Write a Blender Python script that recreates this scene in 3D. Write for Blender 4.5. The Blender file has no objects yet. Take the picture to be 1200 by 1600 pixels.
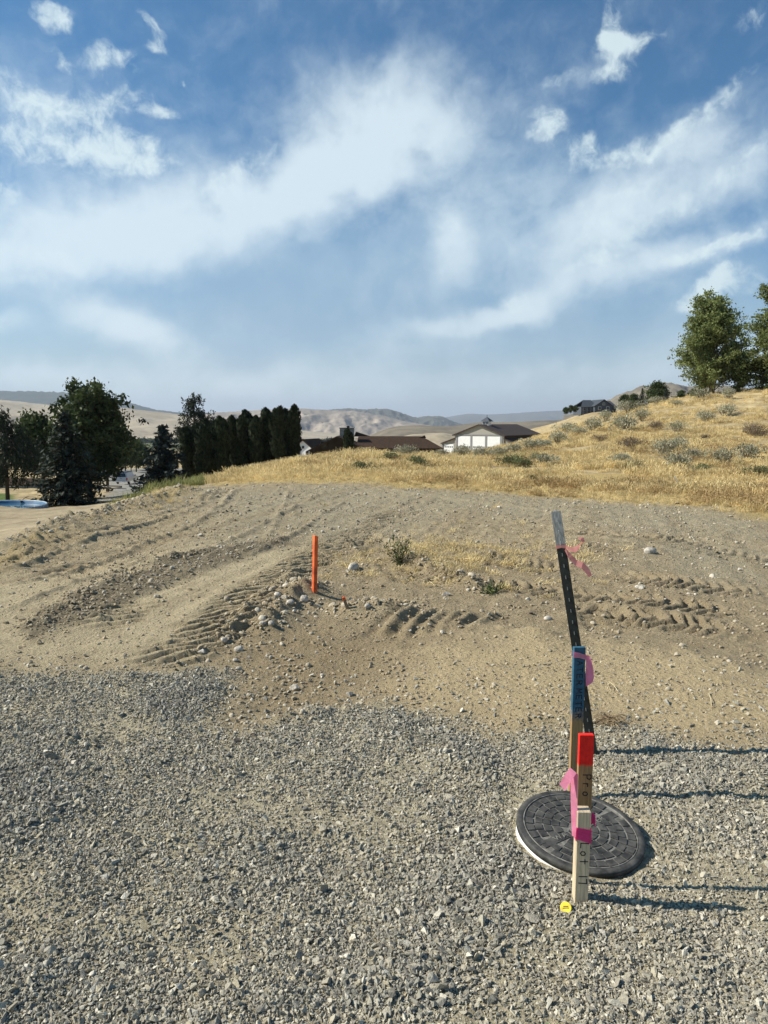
import bpy, bmesh, math, random
import numpy as np
from mathutils import Vector, Matrix

random.seed(7)
RNG = np.random.default_rng(11)
R = math.radians
sc = bpy.context.scene
col = sc.collection

# ------------------------------------------------------------------ camera
F, CX, CY, H = 1109.0, 600.0, 800.0, 1.6        # focal length in photo pixels, centre, eye height
PITCH = math.atan(140.0 / F)
cam = bpy.data.cameras.new('camera')
cam.sensor_fit = 'HORIZONTAL'; cam.sensor_width = 36.0; cam.lens = 36.0 * F / 1200.0
cam.clip_start = 0.05; cam.clip_end = 120000.0
camo = bpy.data.objects.new('camera', cam); col.objects.link(camo)
camo.location = (0, 0, H); camo.rotation_euler = (math.pi / 2 - PITCH, 0, 0)
sc.camera = camo

# ------------------------------------------------------------------ light and exposure
SUN_EL, SUN_AZ = R(39), R(-88)                  # azimuth measured from +Y (view direction) towards +X
sun_dir = Vector((math.sin(SUN_AZ) * math.cos(SUN_EL), math.cos(SUN_AZ) * math.cos(SUN_EL), math.sin(SUN_EL)))
sl = bpy.data.lights.new('sun', 'SUN'); sl.energy = 4.6; sl.angle = R(0.53); sl.color = (1.0, 0.94, 0.84)
so = bpy.data.objects.new('sun', sl); col.objects.link(so)
so.rotation_euler = sun_dir.to_track_quat('Z', 'Y').to_euler()
sc.view_settings.view_transform = 'Standard'; sc.view_settings.look = 'None'
sc.view_settings.gamma = 1.0; sc.view_settings.exposure = 0.55
sc.view_settings.use_curve_mapping = False
sc.cycles.use_denoising = True
sc.cycles.max_bounces = 6; sc.cycles.diffuse_bounces = 3; sc.cycles.glossy_bounces = 2
sc.cycles.transmission_bounces = 3; sc.cycles.transparent_max_bounces = 6; sc.cycles.volume_bounces = 0

def pdir(px, py):
    u = (px - CX) / F; v = (py - CY) / F
    c, s = math.cos(PITCH), math.sin(PITCH)
    return (u, c - v * s, -s - v * c)

def at(px, py, Y):
    "the point on the ray of a pixel at forward distance Y"
    d = pdir(px, py); k = Y / d[1]
    return Vector((d[0] * k, Y, H + d[2] * k))

def gp(px, py, z=0.0):
    "the point where the ray of a pixel meets level z"
    d = pdir(px, py); k = (z - H) / d[2]
    return Vector((d[0] * k, d[1] * k, z))

# ------------------------------------------------------------------ sky (directions only, no screen space)
class NT:
    def __init__(s, tree):
        s.t = tree; s.n = tree.nodes; s.l = tree.links
    def new(s, typ, **kw):
        n = s.n.new(typ)
        for k, v in kw.items(): setattr(n, k, v)
        return n
    def put(s, sock, v):
        if hasattr(v, 'is_output'): s.l.new(v, sock)
        elif v is not None:
            try: sock.default_value = v
            except Exception: sock.default_value = (*v, 1.0)
    def math(s, op, a, b=None, c=None, clamp=False):
        n = s.new('ShaderNodeMath', operation=op, use_clamp=clamp)
        for i, v in enumerate((a, b, c)):
            if v is not None: s.put(n.inputs[i], v)
        return n.outputs[0]
    def vmath(s, op, a, b=None):
        n = s.new('ShaderNodeVectorMath', operation=op)
        s.put(n.inputs[0], a)
        if b is not None: s.put(n.inputs['Scale'] if op == 'SCALE' else n.inputs[1], b)
        return n.outputs['Value'] if op in ('DOT_PRODUCT', 'LENGTH') else n.outputs[0]
    def mix(s, f, a, b, typ='MIX'):
        n = s.new('ShaderNodeMix', data_type='RGBA', blend_type=typ); n.clamp_factor = True
        s.put(n.inputs[0], f); s.put(n.inputs[6], a); s.put(n.inputs[7], b)
        return n.outputs[2]
    def noise(s, vec, scale, detail=4.0, rough=0.55, dist=0.0, dim='3D'):
        n = s.new('ShaderNodeTexNoise', noise_dimensions=dim)
        s.put(n.inputs['Vector'], vec)
        n.inputs['Scale'].default_value = scale; n.inputs['Detail'].default_value = detail
        n.inputs['Roughness'].default_value = rough; n.inputs['Distortion'].default_value = dist
        return n
    def ramp(s, v, lo, hi, a=0.0, b=1.0, kind='SMOOTHSTEP'):
        n = s.new('ShaderNodeMapRange', interpolation_type=kind, clamp=True)
        s.put(n.inputs['Value'], v)
        for i, x in zip((1, 2, 3, 4), (lo, hi, a, b)): n.inputs[i].default_value = x
        return n.outputs[0]

def deg_of(px, py):
    d = pdir(px, py); r = math.sqrt(d[0]**2 + d[1]**2 + d[2]**2)
    return math.degrees(math.atan2(d[0], d[1])), math.degrees(math.asin(d[2] / r))

def build_sky():
    w = bpy.data.worlds.new('World'); sc.world = w; w.use_nodes = True
    T = NT(w.node_tree); T.n.clear()
    out = T.new('ShaderNodeOutputWorld'); bg = T.new('ShaderNodeBackground')
    bg.inputs['Strength'].default_value = 0.07
    T.l.new(bg.outputs[0], out.inputs[0])
    sky = T.new('ShaderNodeTexSky'); sky.sky_type = 'NISHITA'; sky.sun_disc = False
    sky.sun_elevation = SUN_EL; sky.sun_rotation = SUN_AZ
    sky.altitude = 300; sky.air_density = 1.0; sky.dust_density = 1.2; sky.ozone_density = 2.0
    tc = T.new('ShaderNodeTexCoord')
    sep = T.new('ShaderNodeSeparateXYZ'); T.l.new(tc.outputs['Generated'], sep.inputs[0])
    x, y, z = sep.outputs
    az = T.math('MULTIPLY', T.math('ARCTAN2', x, y), 180 / math.pi)
    el = T.math('MULTIPLY', T.math('ARCSINE', z), 180 / math.pi)
    cmb = T.new('ShaderNodeCombineXYZ'); T.l.new(az, cmb.inputs[0]); T.l.new(el, cmb.inputs[1])
    P = cmb.outputs[0]
    n1 = T.noise(P, 0.075, 2, 0.5)
    n2 = T.noise(P, 0.34, 4, 0.55)
    def warp(amt1, amt2):
        a = T.vmath('SCALE', T.vmath('SUBTRACT', n1.outputs['Color'], (0.5, 0.5, 0.5)), amt1)
        b = T.vmath('SCALE', T.vmath('SUBTRACT', n2.outputs['Color'], (0.5, 0.5, 0.5)), amt2)
        return T.vmath('ADD', P, T.vmath('ADD', a, b))
    Psoft = warp(4.0, 1.8); Psharp = warp(1.5, 2.2)
    def after(vec, acc):                                        # same vector, evaluated after acc (keeps the shader's stack small)
        m_ = T.new('ShaderNodeVectorMath', operation='MULTIPLY_ADD'); T.l.new(acc, m_.inputs[0]); m_.inputs[1].default_value = (0, 0, 0); T.l.new(vec, m_.inputs[2])
        return m_.outputs[0]
    def blobs(vec, lst, prev=None):
        acc = None
        if prev is not None: vec = after(vec, prev)
        for bi, (px, py, sx, sy, ang, wt) in enumerate(lst):
            if bi and bi % 8 == 0: vec = after(vec, acc)
            a0, e0 = deg_of(px, py)
            k = 180 / math.pi / F * (math.cos(math.atan(math.hypot(px - CX, py - CY) / F)) ** 1.3)
            mp = T.new('ShaderNodeMapping', vector_type='TEXTURE')
            T.l.new(vec, mp.inputs[0])
            mp.inputs['Location'].default_value = (a0, e0, 0)
            mp.inputs['Rotation'].default_value = (0, 0, R(ang))
            mp.inputs['Scale'].default_value = (max(sx * k, .1), max(sy * k, .1), 1)
            d = T.vmath('LENGTH', mp.outputs[0])
            g = T.ramp(d, 0.0, 2.2, wt, 0.0, 'SMOOTHERSTEP')
            acc = g if acc is None else T.math('ADD', acc, g)
        return acc
    veil = [(590, 210, 110, 75, 0, .55), (640, 180, 90, 70, 0, .35), (500, 200, 100, 70, 0, .4), (520, 280, 130, 55, 20, .5), (420, 320, 150, 50, 24, .55), (340, 260, 70, 50, 30, .25),
            (240, 350, 190, 45, 14, .6), (90, 380, 190, 50, 2, .5), (20, 410, 90, 26, 0, .3), (150, 300, 150, 50, 10, .3), (380, 370, 140, 40, 12, .3),
            (165, 495, 120, 28, -12, .6), (260, 540, 80, 30, -30, .5), (60, 595, 130, 22, 0, .4), (15, 508, 50, 18, 0, .45),
            (330, 605, 340, 26, 0, .42), (900, 592, 420, 32, 2, .42), (1150, 565, 160, 50, 0, .3), (500, 575, 140, 24, 12, .35),
            (745, 498, 90, 13, 6, .55), (810, 478, 50, 14, 14, .45), (640, 520, 90, 30, 0, .3), (712, 385, 26, 60, -6, .42), (870, 460, 70, 24, 10, .3),
            (1000, 300, 130, 60, 28, .26), (930, 375, 90, 60, 20, .34), (1120, 190, 120, 28, 32, .3), (1060, 240, 100, 46, 34, .24), (1160, 290, 90, 60, 40, .28), (1050, 430, 120, 40, 0, .22), (960, 440, 90, 40, 10, .25),
            (1090, 388, 110, 20, 14, .55), (1185, 240, 60, 34, 40, .35), (1000, 330, 90, 30, 16, .3), (900, 120, 60, 14, 5, .22),
            (1200, 350, 60, 20, 20, .35), (770, 240, 150, 120, 0, .24), (700, 440, 170, 90, 0, .24), (830, 340, 120, 90, 0, .18), (120, 170, 150, 60, 0, .2)]
    puff = [(80, 25, 30, 18, -10, .8), (236, 42, 22, 10, -40, .6), (242, 76, 18, 9, -20, .65), (160, 92, 40, 20, 25, .55), (202, 98, 22, 16, -50, .4),
            (95, 97, 26, 9, -40, .5), (195, 155, 46, 20, 0, .5), (250, 180, 24, 11, 0, .65), (50, 150, 55, 20, -20, .4), (130, 175, 60, 20, 0, .25),
            (95, 205, 110, 40, -8, .48), (40, 230, 80, 30, 0, .3), (215, 245, 60, 22, -10, .5), (5, 300, 34, 30, 0, .45), (285, 136, 9, 6, -40, .5), (180, 265, 60, 20, 0, .4),
            (980, 64, 50, 15, 10, .6), (955, 30, 17, 40, 8, .5), (960, 82, 36, 22, 0, .55), (850, 200, 25, 30, 0, .7), (906, 224, 24, 12, 10, .55),
            (870, 120, 34, 11, 0, .45), (945, 122, 34, 13, 8, .5), (925, 250, 52, 17, 4, .55), (1108, 450, 44, 18, 34, .75), (1090, 480, 34, 22, 0, .5), (1150, 440, 40, 18, 0, .4),
            (1180, 12, 30, 14, 20, .4), (800, 476, 46, 13, 12, .45), (950, 405, 40, 14, 20, .35), (1080, 395, 70, 11, 14, .5), (700, 352, 26, 18, 0, .35),
            (1010, 235, 60, 22, 20, .42), (1100, 175, 90, 18, 34, .48), (960, 320, 70, 22, 20, .4), (1150, 380, 70, 16, 20, .48), (1060, 320, 70, 22, 26, .4), (930, 390, 60, 26, 20, .4), (1170, 240, 50, 22, 40, .42), (400, 250, 70, 24, 25, .3), (330, 300, 80, 24, 20, .3), (60, 400, 90, 16, 0, .35), (60, 440, 60, 10, 0, .35)]
    grey = [(430, 470, 190, 75, 5, .75), (600, 430, 180, 60, 10, .5), (330, 560, 120, 40, 0, .3), (850, 520, 260, 40, 0, .4), (760, 330, 140, 100, 0, .4),
            (60, 460, 120, 24, 0, .45), (650, 590, 120, 30, 0, .35), (700, 230, 60, 60, 0, .3), (900, 300, 160, 90, 0, .25)]
    V = blobs(Psoft, veil); S = blobs(Psharp, puff, V); G = blobs(Psoft, grey, S)
    st = T.new('ShaderNodeMapping', vector_type='TEXTURE'); T.l.new(Psoft, st.inputs[0])
    st.inputs['Rotation'].default_value = (0, 0, R(24)); st.inputs['Scale'].default_value = (2.2, 1.0, 1.0)
    wis = T.noise(st.outputs[0], 0.26, 7, 0.56, 0.3).outputs[0]
    fin = T.noise(Psharp, 0.95, 5, 0.6).outputs[0]
    lowf = T.noise(P, 0.045, 4, 0.55, 0.4).outputs[0]
    glob = T.ramp(lowf, 0.42, 0.74, 0.02, 0.3)                  # the same thin cloud all round the dome
    tex = T.noise(Psoft, 0.55, 7, 0.6, 0.2).outputs[0]
    v = T.math('ADD', T.math('ADD', V, glob), T.math('ADD', T.math('MULTIPLY', T.math('SUBTRACT', wis, 0.5), 0.6), T.math('MULTIPLY', T.math('SUBTRACT', tex, 0.5), 0.55)))
    v = T.ramp(v, -0.06, 1.2, 0.0, 0.86)
    s_ = T.math('ADD', S, T.math('MULTIPLY', T.math('SUBTRACT', fin, 0.52), 1.7))
    s_ = T.math('MULTIPLY', T.ramp(s_, 0.05, 1.0, 0.0, 0.8), T.ramp(S, 0.02, 0.5))
    g_ = T.ramp(T.math('ADD', G, T.math('MULTIPLY', T.math('SUBTRACT', wis, .5), .3)), 0.0, 1.1, 0.0, 0.8)
    pale = T.ramp(el, -2.0, 15.0, 0.66, 0.0)                    # thin layer of dusty air low in the sky
    base = T.mix(1.0, sky.outputs[0], (0.30, 0.80, 1.06, 1), 'MULTIPLY')
    c = T.mix(pale, base, (6.9, 7.4, 7.6, 1))
    c = T.mix(g_, c, (3.0, 4.7, 6.4, 1))
    c = T.mix(v, c, (7.7, 9.0, 9.6, 1))
    c = T.mix(s_, c, (8.0, 9.4, 9.6, 1))
    T.l.new(c, bg.inputs['Color'])
    w.cycles.sampling_method = 'MANUAL'; w.cycles.sample_map_resolution = 512
build_sky()

# ------------------------------------------------------------------ noise and terrain
_perm = np.random.default_rng(5).permutation(512).astype(np.int64)
_ang = np.random.default_rng(6).uniform(0, 2 * np.pi, 512)
_gx, _gy = np.cos(_ang), np.sin(_ang)
def perlin(x, y, seed=0):
    x = np.asarray(x, float); y = np.asarray(y, float)
    xi = np.floor(x).astype(np.int64); yi = np.floor(y).astype(np.int64)
    xf = x - xi; yf = y - yi
    def g(i, j, dx, dy):
        h = _perm[(_perm[(xi + i + seed * 37) & 511] + yi + j) & 511]
        return _gx[h] * dx + _gy[h] * dy
    u = xf**3 * (xf * (xf * 6 - 15) + 10); v = yf**3 * (yf * (yf * 6 - 15) + 10)
    a = g(0, 0, xf, yf); b = g(1, 0, xf - 1, yf); c = g(0, 1, xf, yf - 1); d = g(1, 1, xf - 1, yf - 1)
    return (a + u * (b - a)) * (1 - v) + (c + u * (d - c)) * v
def fbm(x, y, octs=4, seed=0, gain=.5):
    t = 0; amp = 1.0; f = 1.0
    for o in range(octs):
        t = t + amp * perlin(x * f + o * 17.3, y * f - o * 9.1, seed + o); amp *= gain; f *= 2.03
    return t
def sstep(a, b, x):
    t = np.clip((x - a) / (b - a), 0, 1); return t * t * (3 - 2 * t)

def P3(px, py, Y):
    p = at(px, py, Y); return (p.x, p.y, p.z)
CTRL = []
for y in (-6, -2, 1, 3, 5, 8, 11, 14):
    for x in (-5.1, -4.2, -2, 0, 2.5, 5, 8, 12):
        if not (x > 8 and y > 8): CTRL.append((x, y, 0.0))
CTRL += [(-5.1, 16.5, 0), (-4.2, 17, 0), (-6.4, 0, -.4), (-6.4, 6, -.5), (-6.4, 12, -.65), (-6.8, 17, -1.0), (-9, 9, -1.3), (-12, 0, -1.6), (-20, 5, -3), (-9, 14, -1.6), (-40, 20, -5.0), (-18, 17, -2.9)]
# left field, pool, spruces, street
for q in ((0, 845, 22), (50, 820, 33), (0, 800, 46), (0, 793, 56), (110, 792, 62), (200, 797, 37), (250, 780, 34), (200, 775, 74), (190, 759, 106), (220, 741, 156),
          (300, 738, 156), (100, 760, 106), (258, 765, 70), (305, 754, 82), (380, 738, 82), (462, 722, 82), (300, 722, 260), (60, 728, 220), (0, 760, 100)):
    CTRL.append(P3(*q))
# grass bank in front, hollow behind it with the houses
for q in ((300, 762, 18), (400, 757, 18.4), (345, 748, 24), (400, 735, 26), (470, 720, 31), (580, 709, 33), (640, 713, 33), (680, 714, 33), (760, 719, 36), (520, 745, 20), (700, 752, 20), (850, 755, 20),
          (580, 735, 23), (700, 735, 24)):
    CTRL.append(P3(*q))
CTRL += [(-2, 58, -2.2), (4, 60, -2.4), (8, 62, -2.0), (-10, 128, -5.6), (0, 128, -5.7), (8, 128, -5.7), (16, 125, -5.0), (22, 188, -6.3), (32, 188, -6.2), (45, 190, -4.5), (0, 300, -13), (-80, 400, -22), (30, 400, -18), (-10, 230, -10)]
# hill on the right
for q in ((1200, 790, 13.6), (1000, 768, 17.5), (1200, 745, 20), (1200, 702, 33), (1200, 655, 52), (1200, 615, 67), (1050, 702, 31), (1050, 662, 55), (1060, 625, 78), (950, 682, 46), (950, 652, 92),
          (850, 704, 37), (850, 692, 52), (905, 668, 120), (866, 688, 120), (846, 698, 150), (872, 664, 255), (905, 648, 262), (936, 642, 250), (1120, 618, 70), (1350, 640, 50), (1350, 590, 70), (1350, 770, 13)):
    CTRL.append(P3(*q))
CTRL += [(50, 100, 4.4), (75, 130, 5.2), (60, 160, 5.6), (80, 250, 5), (120, 400, -2), (60, 400, -8), (160, 200, 8)]
CTRL = np.array(CTRL)
def wc(x, y):
    b = np.maximum(y, -7) + 9.0
    return np.stack([x / b * 1.6, np.log(b)], -1)
def _tps_fit():
    A = wc(CTRL[:, 0], CTRL[:, 1]); n = len(A)
    d2 = ((A[:, None] - A[None])**2).sum(-1)
    K = 0.5 * d2 * np.log(d2 + 1e-9) + 4e-5 * np.eye(n)
    Pm = np.hstack([np.ones((n, 1)), A])
    M = np.block([[K, Pm], [Pm.T, np.zeros((3, 3))]])
    return A, np.linalg.solve(M, np.concatenate([CTRL[:, 2], np.zeros(3)]))
_TA, _TW = _tps_fit()
def base_z(x, y):
    x = np.asarray(x, float); y = np.asarray(y, float); shp = x.shape
    A = wc(x.ravel(), y.ravel()); out = np.empty(len(A)); n = len(_TA)
    for i in range(0, len(A), 60000):
        a = A[i:i + 60000]
        d2 = (a[:, 0:1] - _TA[None, :, 0])**2 + (a[:, 1:2] - _TA[None, :, 1])**2
        out[i:i + 60000] = (0.5 * d2 * np.log(d2 + 1e-9)) @ _TW[:n] + _TW[n] + a @ _TW[n + 1:]
    z = out.reshape(shp)
    far = sstep(330, 560, y)
    zv = -20 - 85 * sstep(350, 3800, y)
    return z * (1 - far) + zv * far

# zones of the ground, drawn as outlines on the ground plane
def gpoly(pts): return np.array([gp(*p)[:2] for p in pts])
def sdist(poly, x, y):
    d = np.full(x.shape, 1e9); ins = np.zeros(x.shape, bool); n = len(poly)
    for i in range(n):
        ax, ay = poly[i]; bx, by = poly[(i + 1) % n]
        ex, ey = bx - ax, by - ay
        t = np.clip(((x - ax) * ex + (y - ay) * ey) / (ex * ex + ey * ey + 1e-12), 0, 1)
        d = np.minimum(d, (x - ax - t * ex)**2 + (y - ay - t * ey)**2)
        c = ((ay > y) != (by > y)) & (x < (bx - ax) * (y - ay) / (by - ay + 1e-12) + ax)
        ins ^= c
    d = np.sqrt(d); return np.where(ins, d, -d)
def sline(line, x, y):
    "distance across and arc length along a polyline"
    d = np.full(x.shape, 1e9); s = np.zeros(x.shape); sg = np.zeros(x.shape); acc = 0.0
    for i in range(len(line) - 1):
        ax, ay = line[i]; bx, by = line[i + 1]; ex, ey = bx - ax, by - ay; L = math.hypot(ex, ey)
        t = np.clip(((x - ax) * ex + (y - ay) * ey) / (L * L), 0, 1)
        dx, dy = x - ax - t * ex, y - ay - t * ey; q = np.hypot(dx, dy); m = q < d
        d = np.where(m, q, d); s = np.where(m, acc + t * L, s); sg = np.where(m, np.sign(ex * dy - ey * dx), sg); acc += L
    return d * np.where(sg == 0, 1, sg), s, acc

PG = dict(
    gravel=gpoly([(-1300, 1025), (0, 1052), (110, 1062), (200, 1056), (345, 1050), (350, 1085), (322, 1125), (365, 1166), (440, 1130), (560, 1116), (620, 1106), (690, 1132), (775, 1166), (900, 1150), (1010, 1160), (1110, 1190), (1200, 1182), (2600, 1190), (6000, 1900), (-4800, 1900)]),
    mound=gpoly([(600, 1075), (650, 1015), (760, 1002), (900, 1010), (1040, 1022), (1200, 1062), (1500, 1090), (1500, 1185), (1200, 1180), (1100, 1180), (960, 1145), (780, 1160), (690, 1125), (620, 1100)]),
    trench=gpoly([(385, 985), (500, 972), (610, 975), (690, 995), (640, 1020), (600, 1070), (540, 1085), (470, 1105), (420, 1110), (380, 1060), (365, 1015)]),
    grey_far=gpoly([(300, 765), (560, 762), (900, 780), (1250, 812), (1250, 850), (980, 832), (700, 800), (600, 850), (540, 850), (450, 830), (380, 860), (330, 830)]),
    grey_right=gpoly([(1000, 845), (1260, 860), (1260, 935), (1120, 925), (1040, 890)]),
    light=gpoly([(-200, 1040), (-200, 905), (100, 905), (300, 850), (470, 855), (480, 880), (380, 950), (300, 1030), (150, 1045)]),
    darkstrip=gpoly([(20, 985), (120, 935), (200, 898), (300, 866), (370, 850), (440, 840), (450, 850), (330, 890), (230, 930), (140, 968), (60, 995)]),
    brown=gpoly([(560, 870), (720, 850), (900, 860), (1000, 900), (1260, 950), (1260, 1040), (1000, 1005), (760, 985), (560, 935)]),
)
GR_DENSE = [gpoly(p) for p in ([(645, 1140), (740, 1150), (800, 1185), (770, 1260), (700, 1330), (640, 1420), (560, 1480), (430, 1600), (560, 1650), (700, 1640), (800, 1500), (870, 1440), (900, 1400), (830, 1340), (760, 1250), (640, 1180)],
    [(180, 1060), (345, 1052), (335, 1110), (270, 1150), (215, 1130)], [(395, 1310), (430, 1315), (430, 1365), (390, 1360)], [(-60, 1150), (120, 1130), (150, 1230), (60, 1330), (-60, 1400)],
    [(20, 1520), (70, 1510), (60, 1560), (20, 1570)], [(560, 1115), (680, 1130), (640, 1180), (540, 1150)], [(950, 1170), (1200, 1190), (1200, 1240), (960, 1235)])]
def zones(x, y):
    wx = x + .10 * fbm(x * 2.2, y * 2.2, 3, 3); wy = y + .16 * fbm(x * 2.2 + 40, y * 2.2, 3, 4)
    wf = 1 + y / 12
    wx = x + (wx - x) * wf; wy = y + (wy - y) * wf
    Z = {}
    soft = dict(gravel=.16, mound=.4, trench=.45, grey_far=1.0, grey_right=.8, light=.5, darkstrip=.14, brown=.9)
    for k, p in PG.items():
        Z[k] = sstep(-soft[k], soft[k], sdist(p, wx, wy))
    g = np.zeros(x.shape)
    for p in GR_DENSE: g = np.maximum(g, sstep(-.1, .16, sdist(p, wx, wy)))
    Z['dense'] = g
    Z['left'] = sstep(-4.4, -5.4, x + .35 * fbm(x * .8, y * .8, 2, 9))
    return Z

def track(pts): return [tuple(gp(*p)[:2]) for p in pts]
TRACKS = [  # line, half width, sink, lug period, lug height, chevron, side
    (track([(235, 1055), (330, 990), (420, 918), (490, 872), (560, 832), (640, 800)]), .30, .035, .17, .062, -1.0),
    (track([(140, 990), (190, 962), (245, 935)]), .22, .02, .14, .055, -.9),
    (track([(0, 905), (130, 858), (250, 820), (320, 792), (352, 765)]), .22, .03, .22, .025, .3),
    (track([(0, 885), (150, 838), (260, 806), (310, 785)]), .14, .025, .3, .02, .3),
    (track([(60, 912), (200, 862), (300, 830), (360, 800), (440, 775)]), .22, .022, .2, .025, .2),
    (track([(620, 895), (700, 904), (790, 916), (890, 930), (1000, 940), (1180, 966)]), .26, .03, .13, .045, .5),
    (track([(720, 868), (830, 884), (905, 896)]), .3, .03, .13, .045, .5),
    (track([(880, 834), (1010, 842), (1100, 858), (1240, 884)]), .3, .025, .16, .04, .5),
    (track([(560, 830), (600, 872), (650, 905), (700, 915)]), .22, .035, .2, .025, .2),
    (track([(860, 940), (940, 960), (960, 985), (1010, 990)]), .2, .03, .13, .03, .4),
    (track([(930, 900), (1040, 912), (1230, 936)]), .26, .02, .12, .04, .5), (track([(780, 845), (900, 856), (990, 872)]), .24, .02, .13, .035, .5), (track([(900, 958), (1010, 968), (1210, 1000)]), .24, .02, .12, .035, .5),
    (track([(560, 795), (700, 800), (900, 812), (1200, 840)]), .4, .02, .3, .01, .2),
]
RIDGES = [  # line, half width, height
    (track([(0, 868), (120, 817), (220, 790), (290, 768)]), .35, .16), (track([(196, 893), (300, 869)]), .10, .09), (track([(60, 975), (196, 893)]), .08, .04),
    (track([(400, 990), (440, 948), (480, 928), (500, 915)]), .16, .12), (track([(500, 950), (560, 952), (640, 945)]), .12, .09), (track([(340, 1005), (470, 892)]), .07, .05),
    (track([(612, 842), (640, 880), (700, 905), (760, 925)]), .16, .09), (track([(380, 1160), (440, 1125), (560, 1108), (640, 1095)]), .10, .045),
    (track([(0, 925), (150, 880), (300, 822), (345, 790), (370, 768)]), .05, .042), (track([(0, 960), (120, 915), (230, 872)]), .045, .035), (track([(330, 860), (420, 815), (500, 775)]), .05, .04), (track([(390, 872), (470, 828), (540, 785)]), .045, .038), (track([(0, 895), (130, 850), (255, 812), (325, 783), (345, 764)]), .045, .038), (track([(420, 838), (440, 800), (452, 770)]), .045, .035), (track([(620, 770), (800, 790), (1000, 822)]), .08, .03),
    (track([(560, 955), (640, 970), (760, 985), (900, 1000)]), .1, .03), (track([(640, 1000), (760, 996), (900, 1005), (1040, 1015), (1200, 1058)]), .22, .03),
]
GOUGES = [((597, 985), (645, 952)), ((632, 988), (676, 953)), ((663, 986), (697, 955)), ((690, 984), (716, 956)), ((712, 982), (738, 958)), ((742, 980), (775, 960))]
def detail_z(x, y, Z):
    far = np.clip(y / 9, .5, 2.0)
    z = .025 * fbm(x * .55, y * .55, 4, 1) * np.clip(y / 4, .4, 2) + .012 * fbm(x * 3.1, y * 3.1, 4, 2)
    rough = (1 - Z['gravel']) * (1 - .75 * Z['mound']) * (1 - .5 * Z['light'])
    z = z + rough * (.030 * np.abs(fbm(x * 5.5, y * 5.5, 4, 12)) + .014 * np.abs(fbm(x * 13, y * 13, 3, 13)) + .03 * np.maximum(fbm(x * 1.7, y * 1.7, 4, 14) - .25, 0)) * far
    z = z + .05 * Z['mound'] - .045 * Z['trench'] + .012 * Z['gravel'] + .018 * Z['dense']
    z = z + Z['gravel'] * .02 * fbm(x * 4, y * 4, 3, 21)
    z = z + Z['darkstrip'] * (.03 + .03 * fbm(x * 9, y * 9, 3, 22))
    z = z + Z['mound'] * .012 * np.abs(fbm(x * 14, y * 14, 3, 23))
    stre = sstep(4.5, 6.5, y) * (1 - Z['gravel']) * (1 - Z['mound'])
    z = z + stre * (.018 * fbm((x - .28 * y) * 3.2, y * .22, 4, 36) + .02 * fbm((x + 1.4 * y) * .9, (y - .3 * x) * .2, 3, 37))
    fade = np.clip(.9 + 1.1 * fbm(x * 1.3, y * 1.3, 3, 31), .4, 1.3)
    for line, hw, sink, per, lug, chev in TRACKS:
        d, s, L = sline(line, x, y); ad = np.abs(d) + .04 * fbm(x * 3, y * 3, 2, 33)
        inside = sstep(hw * 1.1, hw * .8, ad)
        ends = sstep(0, .5, s) * sstep(0, .5, L - s)
        ph = (s + (chev * np.abs(d) if chev >= 0 else -chev * d)) / per + .5 * fbm(x * 3.2, y * 3.2, 3, 35); tooth = np.abs((ph % 1.0) - .5) * 2
        tooth = sstep(.38, .62, tooth)
        z = z + fade * ends * (inside * (-sink + lug * tooth) + .4 * sink * np.exp(-((ad - hw * 1.25) / (hw * .25))**2))
    for line, hw, hh in RIDGES:
        d, s, L = sline(line, x, y)
        brk = .55 + .9 * np.abs(fbm(x * 4, y * 4, 3, 41))
        z = z + hh * brk * np.exp(-(d / hw)**2) * sstep(-.05, .3, s) * sstep(-.05, .3, L - s)
    for a, b in GOUGES:
        ln = track([a, b]); d, s, L = sline(ln, x, y)
        z = z + (.042 * np.exp(-(d / .042)**2) - .022 * np.exp(-((d - .085) / .04)**2)) * sstep(-.12, .12, s) * sstep(-.12, .12, L - s)
    # step beside the long machine track and the foot of the orange stake
    p = gp(486, 932); z = z + .07 * np.exp(-((x - p.x)**2 + (y - p.y)**2) / .07)
    p = gp(905, 1410); z = z + .012 * np.exp(-((x - p.x)**2 + (y - p.y)**2) / .02)
    return z
def near_z(x, y):
    x = np.asarray(x, float); y = np.asarray(y, float)
    Z = zones(x, y)
    return base_z(x, y) + detail_z(x, y, Z) * sstep(24, 18, y)
def hill_bump(x, y):
    return sstep(17, 24, y) * (.10 * fbm(x * .35, y * .35, 4, 51) * np.clip(y / 30, .4, 3) * sstep(700, 200, y))
def ground_z(x, y):
    x = np.atleast_1d(np.asarray(x, float)); y = np.atleast_1d(np.asarray(y, float))
    return near_z(x, y) + hill_bump(x, y)
def gz(x, y): return float(ground_z([x], [y])[0])
def cast(px, py, y0=1.2, y1=420):
    "where the ray of a pixel first meets the terrain"
    d = pdir(px, py); Y = np.exp(np.linspace(math.log(y0), math.log(y1), 1500))
    X = d[0] * Y / d[1]; Zr = H + d[2] * Y / d[1]; Zg = ground_z(X, Y)
    hit = np.nonzero(Zg >= Zr)[0]
    i = hit[0] if len(hit) else int(np.argmin(Zr - Zg))
    return Vector((X[i], Y[i], Zg[i]))

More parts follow.
